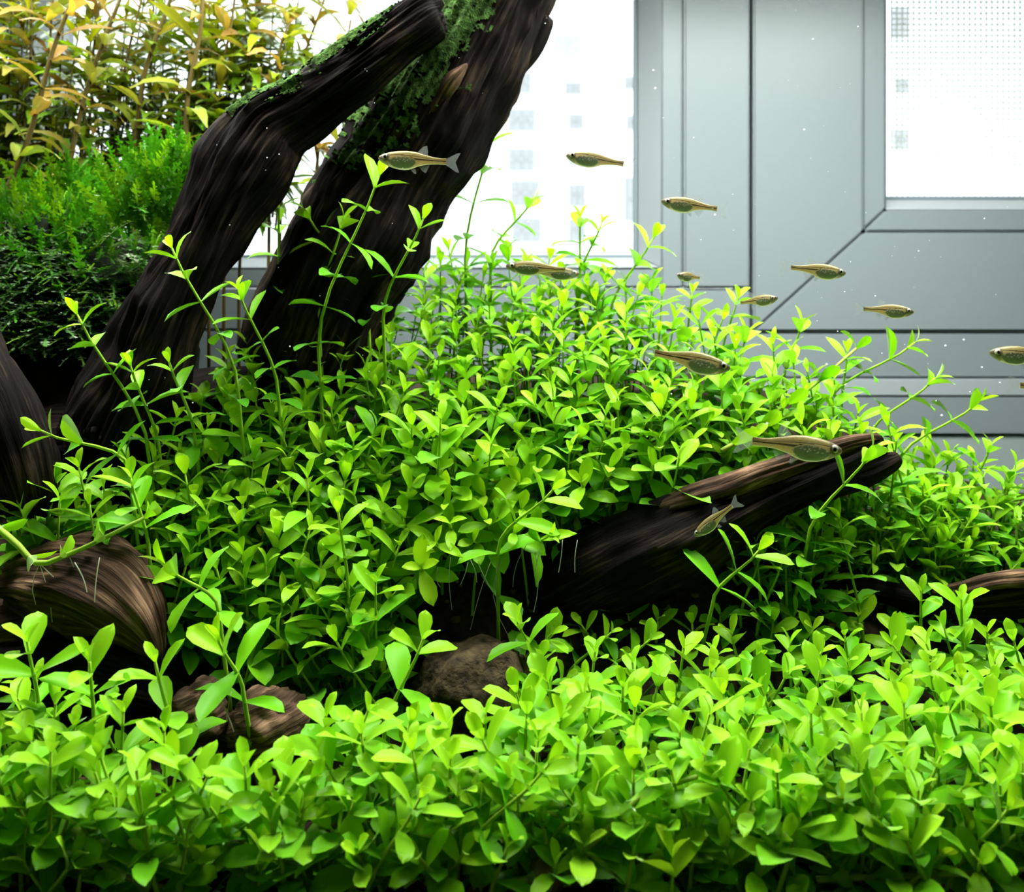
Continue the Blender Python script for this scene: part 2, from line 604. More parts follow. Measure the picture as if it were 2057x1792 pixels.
def pebble_geo(r, rng, sub_=1):
    bm = bmesh.new()
    bmesh.ops.create_icosphere(bm, subdivisions=sub_, radius=r)
    o = Vector((rng.random() * 50, rng.random() * 50, 0))
    for q in bm.verts:
        q.co *= 1 + .35 * noise.noise(q.co / r * .9 + o)
        q.co.z *= .72
    vv = [q.co.copy() for q in bm.verts]
    ff = [tuple(x.index for x in p.verts) for p in bm.faces]
    bm.free()
    return vv, ff


# fine gravel, uncountable
protos = [pebble_geo(1, R) for _ in range(6)]
v, f = [], []
for k in range(2600):
    y = TY0 + .008 + abs(R.gauss(0, .02)) if k < 1500 else R.uniform(.2, .31)
    x = R.uniform(-.29, .29)
    s = R.uniform(.0006, .0017)
    pv, pf = R.choice(protos)
    c = Vector((x, y, ground(x, y) + s * .3))
    rz = Matrix.Rotation(R.uniform(0, 6.28), 3, 'Z')
    n0 = len(v)
    v.extend([c + rz @ (p * s) for p in pv])
    f.extend([tuple(i + n0 for i in q) for q in pf])
tag(link('gravel', mesh('gravel', v, f), None, M['grain'], True), 'fine brown gravel strewn along the foot of the carpet', 'gravel', kind='stuff')

PEB = [(1747, 1774, .0034, 'small orange tan pebble lying below the carpet'), (22, 1772, .004, 'tan pebble in the bottom corner beside the dark stems'),
       (1100, 1784, .0042, 'brown flat pebble under the curved bare runner'), (1985, 1782, .0028, 'small brown pebble beneath the straight runner')]
for px, row, s, lab in PEB:
    d = (ZC + BASE - ZC) * -FPX / (row - HY)
    p = at(px, row, d)
    p.z = ground(p.x, p.y) + s * .45
    vv, ff = pebble_geo(s, R, 3)
    o = link('pebble', mesh('pebble', vv, ff), None, M['pebble'], True)
    o.location = p
    tag(o, lab, 'pebble', 'loose pebbles on the soil')


# ------------------------------------------------------------------ driftwood and stones
def limb_geo(ctrl, seed, n=110, m=56, ridge=.16, lump=.18, flat=1.0):
    """ctrl rows: column, row, depth, half width in picture px; returns verts, faces, uvs of a gnarled limb"""
    rows = []
    for px, row, d, r in ctrl:
        p = at(px, row, d)
        rows.append((p.x, p.y, p.z, r / FPX * d))
    S = spline(rows, n)
    pts = [Vector(s[:3]) for s in S]
    rad = [max(float(s[3]), .0006) for s in S]
    fr = frames(pts)
    ln = [0.0]
    for i in range(1, n):
        ln.append(ln[-1] + (pts[i] - pts[i - 1]).length)
    v, uv, nom = [], [], []
    o = Vector((seed * 7.3, seed * 3.1, seed * 1.7))
    rm = max(rad)
    for i in range(n):
        t, a, b = fr[i]
        e = min(i, n - 1 - i)
        end = 1.0 if e >= 4 else (.35, .68, .86, .96)[e]
        for k in range(m):
            an = 2 * PI * k / m
            c, s_ = math.cos(an), math.sin(an)
            q = Vector((c * 2.6, s_ * 2.6, ln[i] * 14)) + o
            g = noise.noise(q)
            q2 = Vector((c * 6.5, s_ * 6.5, ln[i] * 22)) + o
            g2 = noise.noise(q2)
            g4 = noise.noise(Vector((c * 24, s_ * 24, ln[i] * 60)) + o)
            q3 = Vector((c * 14, s_ * 14, ln[i] * 45)) + o
            g3 = noise.noise(q3)
            lp = noise.noise(Vector((c * .8, s_ * .8, ln[i] * 38)) + o * 2)
            gg = noise.noise(Vector((c * 1.4, s_ * 1.4, ln[i] * 26)) + o * 3)
            dr = 1 + lump * lp + lump * .9 * gg + lump * .35 * noise.noise(Vector((c * 2, s_ * 2, ln[i] * 120)) + o) + ridge * (-(abs(g) ** .7) + .35) + ridge * .55 * (-(abs(g2)) + .2) + ridge * .42 * g3 + ridge * (.22 * g4 if m > 100 else 0)
            r = rad[i] * dr * end
            off = a * (c * r) + b * (s_ * r)
            if flat != 1.0:
                off.y *= flat
            jag = Vector((0, 0, 0))
            if e < 5:
                jag = t * ((noise.noise(Vector((c * 3, s_ * 3, seed))) * rad[i] * .5))
            v.append(pts[i] + off + jag)
            nom.append(a * c + b * s_)
            uv.append((ln[i], an / (2 * PI) * 2 * PI * rm * 1.0))
    f = []
    for i in range(n - 1):
        for k in range(m):
            k2 = (k + 1) % m
            f.append((i * m + k, i * m + k2, (i + 1) * m + k2, (i + 1) * m + k))
    f.append(tuple(range(m - 1, -1, -1)))
    f.append(tuple((n - 1) * m + k for k in range(m)))
    return v, f, uv, nom


def set_uv(me, uv):
    l = me.uv_layers.new(name='grain')
    for lp in me.loops:
        l.data[lp.index].uv = uv[lp.vertex_index]


def limb(name, ctrl, seed, mat, parent, **kw):
    v, f, uv, nom = limb_geo(ctrl, seed, **kw)
    org = parent.location
    v = [p - org for p in v]
    me = mesh(name, v, f)
    set_uv(me, uv)
    return link(name, me, parent, mat, True), v, f, nom


def film(name, geo, want, seed, parent, lift=.0006):
    """a ragged patch of algae lying on a limb: its faces where want(pos, normal) says so, raised and roughened"""
    o, v, f, nom = geo
    nv, nf, mp = [], [], {}
    for q in f[:-2]:
        a, b, c, d = (v[i] for i in q)
        nrm = (c - a).cross(d - b).normalized()
        ctr = (a + b + c + d) / 4
        w_ = want(ctr + parent.location, nom[q[0]])
        if w_ + .7 * noise.noise(ctr * 130 + Vector((seed, 0, 0))) + .5 * noise.noise(ctr * 420) + .3 * noise.noise(ctr * 1300) < .5:
            continue
        idx = []
        for i in q:
            if i not in mp:
                mp[i] = len(nv)
                nv.append(v[i] + nom[i] * (lift + .0008 * abs(noise.noise(v[i] * 900))))
            idx.append(mp[i])
        nf.append(tuple(idx))
    if nf:
        return link(name, mesh(name, nv, nf), parent, M['algae'], True)


def piece(name, loc, label, cat='driftwood', group='driftwood pieces'):
    e = empty(name, loc)
    return tag(e, label, cat, group)


# trunk A: bent dark limb in front
pa = piece('driftwood', at(300, 760, .315), 'dark bent driftwood limb with a knee and green algae along its upper edge')
ga = limb('limb', [(884, 22, .318, 38), (862, 34, .318, 52), (800, 78, .318, 56), (700, 152, .319, 60), (612, 214, .32, 66), (540, 258, .32, 76),
                   (487, 335, .318, 84), (440, 420, .316, 78), (392, 520, .314, 74), (340, 640, .313, 80), (280, 770, .312, 98), (220, 900, .312, 100)],
          1.0, M['wood'], pa, n=260, m=130, ridge=.24, lump=.15)


def col_row(p):
    return p.x / p.y * FPX + HX, HY - (p.z - ZC) / p.y * FPX


def want_a(p, n):
    c, r = col_row(p)
    return .25 + 1.1 * (n.z - .25) - max(0, c - 740) / 220 - max(0, r - 205) / 60


film('algae_film', ga, want_a, 2, pa)
# trunk B: broad leaning trunk behind
pb = piece('driftwood', at(600, 760, .34), 'broad leaning driftwood trunk with a green algae strip behind the bent limb')
gb = limb('trunk', [(1055, -150, .345, 112), (1000, -40, .345, 116), (955, 60, .345, 116), (905, 160, .344, 117), (850, 260, .343, 122), (790, 370, .342, 124),
                    (728, 480, .341, 130), (660, 600, .34, 130), (600, 740, .34, 130)], 5.0, M['wood'], pb, n=240, m=160, ridge=.26, lump=.12)


def want_b(p, n):
    c, r = col_row(p)
    edge = 905 - (r * .55)
    return .85 - max(0, n.x + .05) * 2.2 - max(0, n.y + .2) * .5 - max(0, (r - 170) / 260)


film('algae_film', gb, want_b, 6, pb)
limb('branch_stub', [(1098, 34, .343, 13), (1090, 50, .343, 19), (1062, 98, .343, 26), (1011, 153, .343, 33), (951, 230, .343, 38), (914, 309, .342, 40), (887, 371, .341, 36), (834, 465, .34, 26), (790, 545, .34, 16)],
     9.0, M['wood'], pb, n=90, m=44, ridge=.22)
limb('spur', [(938, 128, .3225, 3), (925, 143, .3222, 9), (908, 160, .3222, 14), (890, 190, .3232, 13), (865, 240, .3255, 12), (835, 300, .329, 9)], 12.0, M['wood_brown'], pb, n=70, m=48, ridge=.5, lump=.55)
# log C with a forked tip
pc = piece('driftwood', at(1280, 1150, .30), 'dark forked driftwood log pointing up out of the carpet under a fish')
limb('log', [(1772, 893, .298, 26), (1740, 903, .298, 34), (1690, 925, .298, 42), (1620, 955, .297, 50), (1540, 990, .296, 58), (1450, 1035, .295, 72), (1360, 1085, .294, 90),
             (1270, 1130, .294, 92), (1170, 1180, .296, 84), (1080, 1220, .30, 70)], 15.0, M['wood'], pc, n=150, m=64, ridge=.24, lump=.14)
limb('prong', [(1806, 917, .2955, 12), (1790, 925, .2955, 20), (1745, 945, .2955, 27), (1690, 962, .2955, 30), (1630, 985, .2955, 30)], 18.0, M['wood'], pc, n=50, m=36, ridge=.22)
limb('bark_strip', [(1770, 880, .296, 8), (1700, 893, .2945, 15), (1620, 922, .293, 20), (1530, 952, .2915, 24), (1440, 990, .29, 27), (1370, 1010, .29, 25), (1310, 1030, .292, 15)], 21.0,
     M['wood_brown'], pc, n=90, m=40, ridge=.36, lump=.25)
# thin root D
pd = piece('driftwood', at(1900, 1230, .30), 'thin dark root lying along the edge of the lawn at the picture border')
limb('root', [(1560, 1140, .302, 10), (1640, 1163, .302, 16), (1750, 1185, .302, 20), (1880, 1210, .30, 28), (1960, 1208, .298, 36), (2060, 1195, .297, 44), (2160, 1190, .297, 46), (2300, 1230, .297, 40)],
     24.0, M['wood'], pd, n=110, m=44, ridge=.25)
limb('bark_strip', [(1870, 1190, .2975, 8), (1930, 1186, .2955, 15), (1990, 1170, .294, 16), (2060, 1162, .2925, 18), (2140, 1160, .292, 14)], 27.0, M['wood_brown'], pd, n=60, m=32, ridge=.35)
# stump E
pe = piece('driftwood', at(180, 1330, .262), 'brown weathered driftwood stump with a pointed lip under the overhanging sprigs')
limb('stump', [(20, 1180, .276, 40), (90, 1175, .272, 80), (165, 1185, .268, 100), (225, 1205, .265, 98), (275, 1245, .263, 68), (305, 1290, .262, 34), (322, 1328, .262, 7)], 30.0,
     M['wood_brown'], pe, n=130, m=110, ridge=.26, lump=.34)
limb('side_lobe', [(-60, 1310, .27, 30), (10, 1270, .272, 48), (80, 1255, .272, 55), (150, 1250, .272, 45)], 33.0, M['wood_brown'], pe, n=60, m=44, ridge=.22, lump=.3)
limb('foot', [(-60, 1380, .262, 60), (60, 1350, .264, 70), (180, 1345, .266, 80), (300, 1370, .266, 70), (390, 1420, .264, 40)], 36.0, M['wood'], pe, n=80, m=48, ridge=.2, lump=.2)
# left root H
ph = piece('driftwood', at(60, 960, .285), 'grey brown driftwood root slanting down at the picture border below the moss')
limb('root', [(-120, 560, .295, 54), (-75, 650, .293, 60), (-38, 740, .29, 62), (8, 830, .286, 66), (45, 930, .283, 62), (70, 1030, .282, 50)], 39.0, M['wood'], ph, n=90, m=52, ridge=.26)
# dark root base under trunk A
pr = piece('driftwood', at(330, 900, .325), 'black driftwood base in shadow under the moss clump')
limb('base', [(60, 900, .35, 90), (180, 900, .345, 110), (330, 880, .34, 110), (480, 850, .338, 100), (600, 800, .34, 80)], 42.0, M['wood'], pr, n=90, m=60, ridge=.22, lump=.25)


def rock(name, px, row, d, rx, rz, ry, seed, mat, label, rough=.25):
    bm = bmesh.new()
    bmesh.ops.create_icosphere(bm, subdivisions=4, radius=1)
    k = d / FPX
    for q in bm.verts:
        c = q.co.copy()
        s = 1 + rough * noise.noise(c * 1.1 + Vector((seed, 0, 0))) + rough * .6 * noise.noise(c * 2.9 + Vector((0, seed, 0))) + rough * .3 * (noise.noise(c * 7 + Vector((0, seed, 0))))
        s += .12 * round(2 * noise.noise(c * 1.6 + Vector((0, 0, seed)))) * .5
        q.co = Vector((c.x * rx * k * s, c.y * ry * k * s, c.z * rz * k * s))
    me = bpy.data.meshes.new(name)
    bm.to_mesh(me)
    bm.free()
    l = me.uv_layers.new(name='grain')
    for lp in me.loops:
        c = me.vertices[lp.vertex_index].co
        l.data[lp.index].uv = (c.x + c.z * .4, c.z - c.x * .4)
    o = link(name, me, None, mat, True)
    o.location = at(px, row, d)
    tag(o, label, 'stone' if 'stone' in name or 'rock' in name else 'driftwood')
    return o


rock('wood_chunk', 405, 1425, .247, 55, 58, 50, 3.3, M['wood_brown'], 'small reddish brown wood chunk beneath the rosette with hanging roots', .35)
rock('wood_chunk', 535, 1450, .245, 78, 62, 60, 8.1, M['wood_brown'], 'larger brown wood chunk beside the reddish one at the lawn edge', .35)
rock('mottled_stone', 955, 1385, .268, 130, 95, 110, 5.2, M['stone'], 'brown mottled stone in the dark hollow under the hanging roots', .22)
rock('moss_rock', 140, 700, .375, 235, 275, 190, 7.7, M['rock'], 'dark rock carrying the clump of moss', .3)


# ------------------------------------------------------------------ leaves and plants
def leaf_geo(ratio, arch, cup, belly, twist=0.0, blunt=.55):
    """unit length blade along +Y, face up, widest past its middle; 48 triangles"""
    v, f = [], []
    TS = (0, .12, .34, .58, .80, .94, 1.0)
    nxl = 4
    for t in TS:
        wdt = (max(0, math.sin(PI * t ** belly)) ** blunt) * .5 / ratio
        if t < .2:
            wdt = .055 + (.5 / ratio * .42 - .055) * (t / .12) ** 1.5
        wdt = max(wdt, .02)
        y = t - .10 * arch * t ** 3
        z = arch * (.22 * t - .52 * t * t)
        tw = twist * t
        for i in range(nxl + 1):
            q = (i / nxl * 2 - 1)
            x = q * wdt
            zz = z + cup * abs(q) ** 1.3 * wdt
            v.append((x * math.cos(tw), y - .03 * abs(q) ** 2 * (t > .9), zz + x * math.sin(tw)))
    for j in range(len(TS) - 1):
        for i in range(nxl):
            k = j * (nxl + 1) + i
            f.append((k, k + 1, k + nxl + 2, k + nxl + 1))
    return v, f


LEAF = {}          # kind -> list of (mesh, verts array, faces)


def leaf_kind(kind, specs, mat):
    out = []
    for sp_ in specs:
        vv, ff = leaf_geo(*sp_)
        me = mesh('leaf', vv, ff)
        me.polygons.foreach_set('use_smooth', [True] * len(me.polygons))
        me.materials.append(mat)
        out.append((me, np.array(vv), np.array(ff)))
    LEAF[kind] = out


leaf_kind('round', [(1.95, .3, .22, 1.5, 0, .5), (2.15, .5, .25, 1.45, .15, .5), (2.05, .12, .3, 1.5, -.2, .5), (2.35, .6, .2, 1.4, 0, .52), (2.1, .4, .4, 1.45, .1, .5)], M['leaf'])
leaf_kind('mid', [(2.4, .4, .25, 1.3, 0, .55), (2.6, .6, .3, 1.25, .15, .55), (2.5, .2, .35, 1.3, -.15, .55), (2.8, .75, .22, 1.2, 0, .6), (2.3, .45, .4, 1.3, 0, .55)], M['leaf'])
leaf_kind('narrow', [(3.0, .5, .3, 1.1, 0, .7), (3.4, .8, .3, 1.05, .2, .75), (3.2, .3, .4, 1.1, -.2, .7), (3.5, .9, .3, 1.05, 0, .75)], M['leaf'])
leaf_kind('long', [(4.0, .8, .3, .9, 0, .8), (4.5, 1.2, .3, .85, .5, .85), (4.2, .4, .4, .9, -.5, .8), (3.6, 1.5, .3, .9, .3, .8)], M['red_leaf'])

YOUNG = Vector((0.36, 0.70, 0.016))
MATURE = Vector((0.14, 0.50, 0.006))
OLD = Vector((0.07, 0.34, 0.006))


def leaf_matrix(p, axis, phi_vec, el, size, rng, upw=.25):
    d = (axis * math.cos(el) + phi_vec * math.sin(el)).normalized()
    n = (axis * math.sin(el) - phi_vec * math.cos(el))
    n = (n + Vector((0, 0, 1)) * upw + Vector((rng.gauss(0, .16), rng.gauss(0, .16), rng.gauss(0, .1)))).normalized()
    n = (n - d * n.dot(d)).normalized()
    x = d.cross(n)
    m = Matrix(((x.x * size, d.x * size, n.x * size, p.x), (x.y * size, d.y * size, n.y * size, p.y), (x.z * size, d.z * size, n.z * size, p.z), (0, 0, 0, 1)))
    return m


def bezier_stem(base, tip, bend, n=8):
    h = (tip - base).length
    c1 = base + Vector((0, 0, 1)) * h * .35 + bend
    c2 = tip - (tip - base).normalized() * h * .3 + Vector((0, 0, -1)) * h * .05
    out = []
    for i in range(n):
        t = i / (n - 1)
        out.append(base * (1 - t) ** 3 + c1 * 3 * t * (1 - t) ** 2 + c2 * 3 * t * t * (1 - t) + tip * t ** 3)
    return out


def plant_geo(stem, Lf, kind, pairs, rng, hue=0.0, inter=.62, young=2, bright=1.0, spread=1.0):
    """leaves of one upright stem: opposite pairs, each pair a quarter turn from the last"""
    n = len(stem)
    seg = [(stem[i + 1] - stem[i]).length for i in range(n - 1)]
    tot = sum(seg)

    def where(s):          # s metres below the tip
        s = max(0, min(tot * .96, s))
        q = tot - s
        for i in range(n - 1):
            if q <= seg[i] or i == n - 2:
                t = min(1, q / seg[i]) if seg[i] else 0
                return stem[i].lerp(stem[i + 1], t), (stem[i + 1] - stem[i]).normalized()
            q -= seg[i]

    leaves = []
    phi0 = rng.uniform(0, 2 * PI)
    s = 0.0
    for k in range(pairs):
        p, ax = where(s)
        u = ax.orthogonal().normalized()
        w_ = ax.cross(u)
        size = Lf * 1.06 * (.50, .82, 1.0, 1.0, .97, .92, .9, .86)[min(k, 7)] * rng.uniform(.85, 1.12)
        el0 = (.46, .92, 1.2, 1.36, 1.46, 1.54, 1.6, 1.65)[min(k, 7)] * spread
        for sd in (0, 1):
            ph_ = phi0 + k * PI / 2 + sd * PI + rng.gauss(0, .16)
            pv = u * math.cos(ph_) + w_ * math.sin(ph_)
            el = el0 + rng.gauss(0, .14)
            mtx = leaf_matrix(p, ax, pv, el, size * rng.uniform(.93, 1.07), rng)
            t = min(1.0, k / 2.6) + rng.gauss(0, .12)
            t = max(0, t)
            c = YOUNG.lerp(MATURE, min(1, t)) if k < 4 else MATURE.lerp(OLD, min(1, (k - 3) * .35))
            c = c * bright * rng.uniform(.86, 1.14)
            c = Vector((c.x * (1 + hue), c.y, c.z))
            leaves.append((rng.randrange(len(LEAF[kind])), mtx, (c.x, c.y, c.z, 1)))
        if tot - s < Lf * .25:
            break
        s += Lf * inter * (.42, .85, 1.0, 1.08, 1.1, 1.1, 1.1, 1.1)[min(k, 7)] * rng.uniform(.85, 1.15)
    return leaves


SOLO = []           # plants built as things


def build_plant(name, stem, leaves, kind, label, cat, group, stem_r, stem_col, roots=()):
    base = stem[0]
    e = empty(name, base)
    tag(e, label, cat, group)
    n = len(stem)
    sv, sf = tube_geo([p - base for p in stem], [stem_r * (1.0 - .45 * i / (n - 1)) for i in range(n)], 5)
    so = link('stem', mesh('stem', sv, sf), e, M['stem'], True)
    so.color = stem_col
    for vi, mtx, c in leaves:
        o = bpy.data.objects.new('leaf', LEAF[kind][vi][0])
        COL.objects.link(o)
        o.parent = e
        o.matrix_basis = Matrix.Translation(-base) @ mtx
        o.color = c
    for rp in roots:
        rv, rf = tube_geo([p - base for p in rp], [.00013] * len(rp), 4)
        link('root', mesh('root', rv, rf), e, M['root'], True)
    return e


class Mass:
    def __init__(self):
        self.v, self.f, self.c, self.n = [], [], [], 0

    def add(self, vv, ff, col):
        self.v.append(vv)
        self.f.append(ff + self.n)
        self.c.append(np.tile(np.array(col, float), (len(vv), 1)))
        self.n += len(vv)

    def plant(self, stem, leaves, kind, stem_r, stem_col):
        n = len(stem)
        sv, sf = tube_geo(stem, [stem_r * (1.0 - .45 * i / (n - 1)) for i in range(n)], 4)
        self.add(np.array([tuple(p) for p in sv]), np.array([q for q in sf if len(q) == 4][:-2]), stem_col)
        for vi, mtx, c in leaves:
            m = np.array(mtx)
            vv = LEAF[kind][vi][1] @ m[:3, :3].T + m[:3, 3]
            self.add(vv, LEAF[kind][vi][2], c)

    def build(self, name, mat, label, cat):
        V = np.vstack(self.v)
        F = np.vstack(self.f)
        C = np.vstack(self.c)
        me = bpy.data.meshes.new(name)
        me.vertices.add(len(V))
        me.vertices.foreach_set('co', V.ravel())
        me.loops.add(F.size)
        me.loops.foreach_set('vertex_index', F.ravel().astype(np.int32))
        me.polygons.add(len(F))
        me.polygons.foreach_set('loop_start', np.arange(0, F.size, 4, dtype=np.int32))
        me.polygons.foreach_set('use_smooth', np.ones(len(F), bool))
        a = me.color_attributes.new('Col', 'FLOAT_COLOR', 'POINT')
        a.data.foreach_set('color', C.astype(np.float32).ravel())
        me.update(calc_edges=True)
        me.validate()
        o = link(name, me, None, mat)
        return tag(o, label, cat, kind='stuff')


mass = Mass()
GREEN_STEM = (0.34, 0.60, 0.04, 1)


def inside(poly, x, y):
    r = False
    j = len(poly) - 1
    for i in range(len(poly)):
        xi, yi = poly[i]
        xj, yj = poly[j]
        if (yi > y) != (yj > y) and x < (xj - xi) * (y - yi) / (yj - yi) + xi:
            r = not r
        j = i
    return r


def scatter(poly, dist, depth, rng, tries=18000, squash=.62, taken=None):
    xs = [p[0] for p in poly]
    ys = [p[1] for p in poly]
    got = taken if taken is not None else []
    new = []
    for _ in range(tries):
        x = rng.uniform(min(xs), max(xs))
        y = rng.uniform(min(ys), max(ys))
        if not inside(poly, x, y):
            continue
        d = depth(x, y)
        if d is None:
            continue
        r = dist / d * FPX
        ok = True
        for (a, b, _) in got:
            if abs(a - x) < r and ((a - x) ** 2 + ((b - y) / squash) ** 2) < r * r:
                ok = False
                break
        if ok:
            got.append((x, y, d))
            new.append((x, y, d))
    return new


# depth of the leaf canopy over the picture
def d_lawn(x, y):
    d = .097 * FPX / (y - HY)
    if y > 1500:
        d = .206 - (y - 1500) * .00004
    return d


d_hill_y = smooth_table([(440, .385), (540, .37), (600, .35), (700, .325), (850, .30), (1000, .282), (1130, .27), (1330, .255)])


def d_hill(x, y):
    d = d_hill_y(y)
    if x > 1300:
        d += (x - 1300) * .00003
    if x > 1150:                       # stay behind the log
        yl = 1000 - (x - 1300) * .26
        if y > yl - 60:
            d = max(d, .306)
    if x < 200:
        d -= .004
    return d


def d_right(x, y):
    d = np.interp(y, [780, 900, 1000, 1150], [.36, .345, .326, .308])
    if x < 1700 and y > 1000:
        d = min(d, .292)
    return d


# ---- sprigs one can point at: tip column,row,depth; foot column,row; leaf cm; kind; pairs; label
SPR = [
    ((155, 632, .285), (300, 925), 1.0, 'mid', 6, 'tall lone sprig beside the dark root in front of the black shadow'),
    ((262, 735, .287), (322, 925), .95, 'mid', 4, 'short sprig just right of the tall lone sprig'),
    ((340, 728, .29), (392, 890), .95, 'mid', 5, 'upright sprig third from the dark root, with a cupped tip'),
    ((345, 498, .29), (480, 800), 1.0, 'mid', 7, 'tall sprig crossing the foot of the bent driftwood limb'),
    ((478, 582, .295), (560, 800), 1.0, 'mid', 6, 'sprig with round top leaves beside the bent limb foot'),
    ((762, 352, .30), (640, 700), 1.15, 'mid', 8, 'tallest sprig leaning right, its tip touching the fish by the trunk'),
    ((850, 440, .31), (770, 640), 1.05, 'mid', 5, 'sprig in front of the broad trunk right of the tallest sprig'),
    ((690, 440, .315), (640, 640), 1.0, 'mid', 5, 'slim sprig in front of the broad trunk left of the tallest sprig'),
    ((560, 400, .33), (560, 620), 1.0, 'mid', 6, 'pale sprig standing between the two driftwood trunks'),
    ((610, 420, .322), (740, 640), 1.05, 'mid', 6, 'sprig with broad leaves leaning left before the broad trunk'),
    ((990, 262, .36), (935, 520), 1.3, 'mid', 8, 'tallest thin sprig standing before the bright window right of the trunk'),
    ((1070, 402, .37), (985, 530), .95, 'mid', 5, 'leaning sprig before the bright window right of the tallest thin one'),
    ((1165, 440, .37), (1165, 590), 1.2, 'mid', 4, 'sprig with large top leaves below the bright window'),
    ((1208, 450, .372), (1160, 580), 1.1, 'narrow', 4, 'forked sprig with pointed leaves below the bright window'),
    ((1312, 478, .36), (1225, 640), 1.2, 'mid', 5, 'sprig reaching up against the edge of the window pane'),
    ((1390, 590, .37), (1380, 700), .9, 'mid', 3, 'small sprig under the foreshortened fish'),
    ((1482, 600, .365), (1450, 720), 1.0, 'round', 4, 'sprig with a round leaf behind the small turning fish'),
    ((1610, 652, .36), (1570, 790), 1.15, 'mid', 4, 'sprig with forked top leaves at the right end of the crest'),
    ((1838, 688, .34), (1660, 830), 1.05, 'mid', 6, 'long branch reaching furthest up in front of the grey window rail'),
    ((1878, 760, .335), (1740, 900), 1.05, 'mid', 6, 'long slanting branch with a heart shaped tip under the grey rail'),
    ((1968, 806, .325), (1800, 950), 1.05, 'mid', 7, 'long bare slanting branch nearest the two fish at the border'),
    ((1702, 708, .345), (1690, 830), 1.0, 'mid', 4, 'upright sprig left of the long branches'),
    ((1990, 895, .335), (1950, 1010), 1.0, 'mid', 4, 'sprig on the right hill just below the slanting branches'),
    ((2040, 935, .335), (2000, 1050), 1.0, 'mid', 4, 'topmost sprig at the picture border on the right hill'),
    ((1752, 905, .283), (1620, 1100), 1.15, 'mid', 6, 'bright sprig rising in front of the forked log tip'),
    ((680, 1030, .262), (700, 1200), 1.25, 'mid', 5, 'large bright sprig in the middle of the hill front'),
    ((885, 842, .285), (880, 1000), 1.15, 'mid', 5, 'symmetrical upright sprig in the centre of the hill'),
    ((1110, 985, .27), (1000, 1110), 1.2, 'mid', 5, 'pale yellow green sprig hanging out over the dark hollow'),
    ((335, 1140, .245), (440, 1230), 1.2, 'round', 4, 'big leaved rosette overhanging the brown stump'),
    ((82, 865, .272), (260, 950), 1.0, 'mid', 6, 'low sprig leaning toward the picture border below the tall lone one'),
    ((262, 960, .262), (300, 1120), 1.1, 'round', 4, 'sprig with one broad leaf above the brown stump'),
    ((850, 1285, .232), (770, 1500), 1.2, 'round', 5, 'lone large sprig standing before the mottled stone'),
    ((1040, 1250, .255), (1090, 1370), 1.0, 'round', 3, 'sprig at the edge of the dark hollow beside the mottled stone'),
    ((1930, 1205, .272), (1935, 1330), 1.0, 'mid', 4, 'upright sprig standing before the thin root'),
    ((1850, 1190, .28), (1850, 1330), 1.0, 'mid', 4, 'thin stemmed sprig second from the border before the thin root'),
    ((440, 1290, .232), (490, 1400), 1.25, 'mid', 4, 'bright rosette with hanging roots above the wood chunks'),
    ((312, 1330, .228), (350, 1520), 1.1, 'mid', 5, 'upright sprig in front of the reddish wood chunk'),
    ((55, 1290, .225), (80, 1450), 1.2, 'round', 4, 'large leaved sprig below the stump at the picture border'),
    ((180, 1330, .225), (190, 1480), 1.1, 'mid', 4, 'sprig before the dark foot of the stump'),
    ((1525, 1105, .272), (1430, 1220), 1.1, 'round', 4, 'broad leaved sprig in front of the log base'),
    ((1740, 1480, .208), (1740, 1640), 1.2, 'mid', 4, 'large sprig with long pale leaves in the front lawn'),
    ((1100, 1370, .238), (1120, 1480), 1.15, 'round', 4, 'pale sprig with rounded cupped leaves right of the mottled stone'),
    ((1990, 1420, .222), (2000, 1560), 1.2, 'round', 4, 'large pale sprig in the lawn at the right border'),
    ((1610, 1590, .203), (1600, 1730), 1.2, 'round', 4, 'stout sprig at the front edge with two cupped leaves'),
]
HANG = {27: [(1010, 1120, 1020, 1275, -60), (1060, 1090, 1030, 1180, -20), (1090, 1090, 1075, 1150, -5)],
        25: [(650, 1320, 690, 1400, 20), (640, 1310, 660, 1390, 10)],
        28: [(200, 1120, 190, 1210, -5), (150, 1130, 175, 1190, 10)],
        35: [(440, 1400, 470, 1470, 5), (465, 1390, 455, 1450, -4)]}
taken = []
rng = random.Random(5)
for i, (t, b, lf, kind, pairs, lab) in enumerate(SPR):
    tip = at(*t)
    ft = at(b[0], b[1], t[2] + .004)
    g = ground(ft.x, ft.y)
    bend = Vector((0, .002, 0))
    stem = bezier_stem(ft, tip, Vector((0, 0, 0)), 7)
    if ft.z > g + .004:                      # carry the stem on down to the soil
        foot = Vector((ft.x * .96, min(ft.y + .006, .44), 0))
        foot.z = ground(foot.x, foot.y) - .002
        low = [foot.lerp(ft, q) for q in (0, .5)]
        stem = low + stem
    lv = plant_geo(stem, lf * .0112, kind, pairs, rng, inter=.78 if pairs > 4 else .55)
    roots = []
    for (a, bb, c, d, cv) in HANG.get(i, []):
        dd = t[2] + .004
        pts = [at(a + (c - a) * q + cv * math.sin(PI * q) * .4, bb + (d - bb) * q, dd) for q in (0, .25, .5, .75, 1)]
        roots.append(pts)
    build_plant('carpet_sprig', stem, lv, kind, lab, 'aquatic plant', 'single sprigs standing out of the carpet', .00062, GREEN_STEM, roots)
    taken.append((t[0], t[1], t[2]))

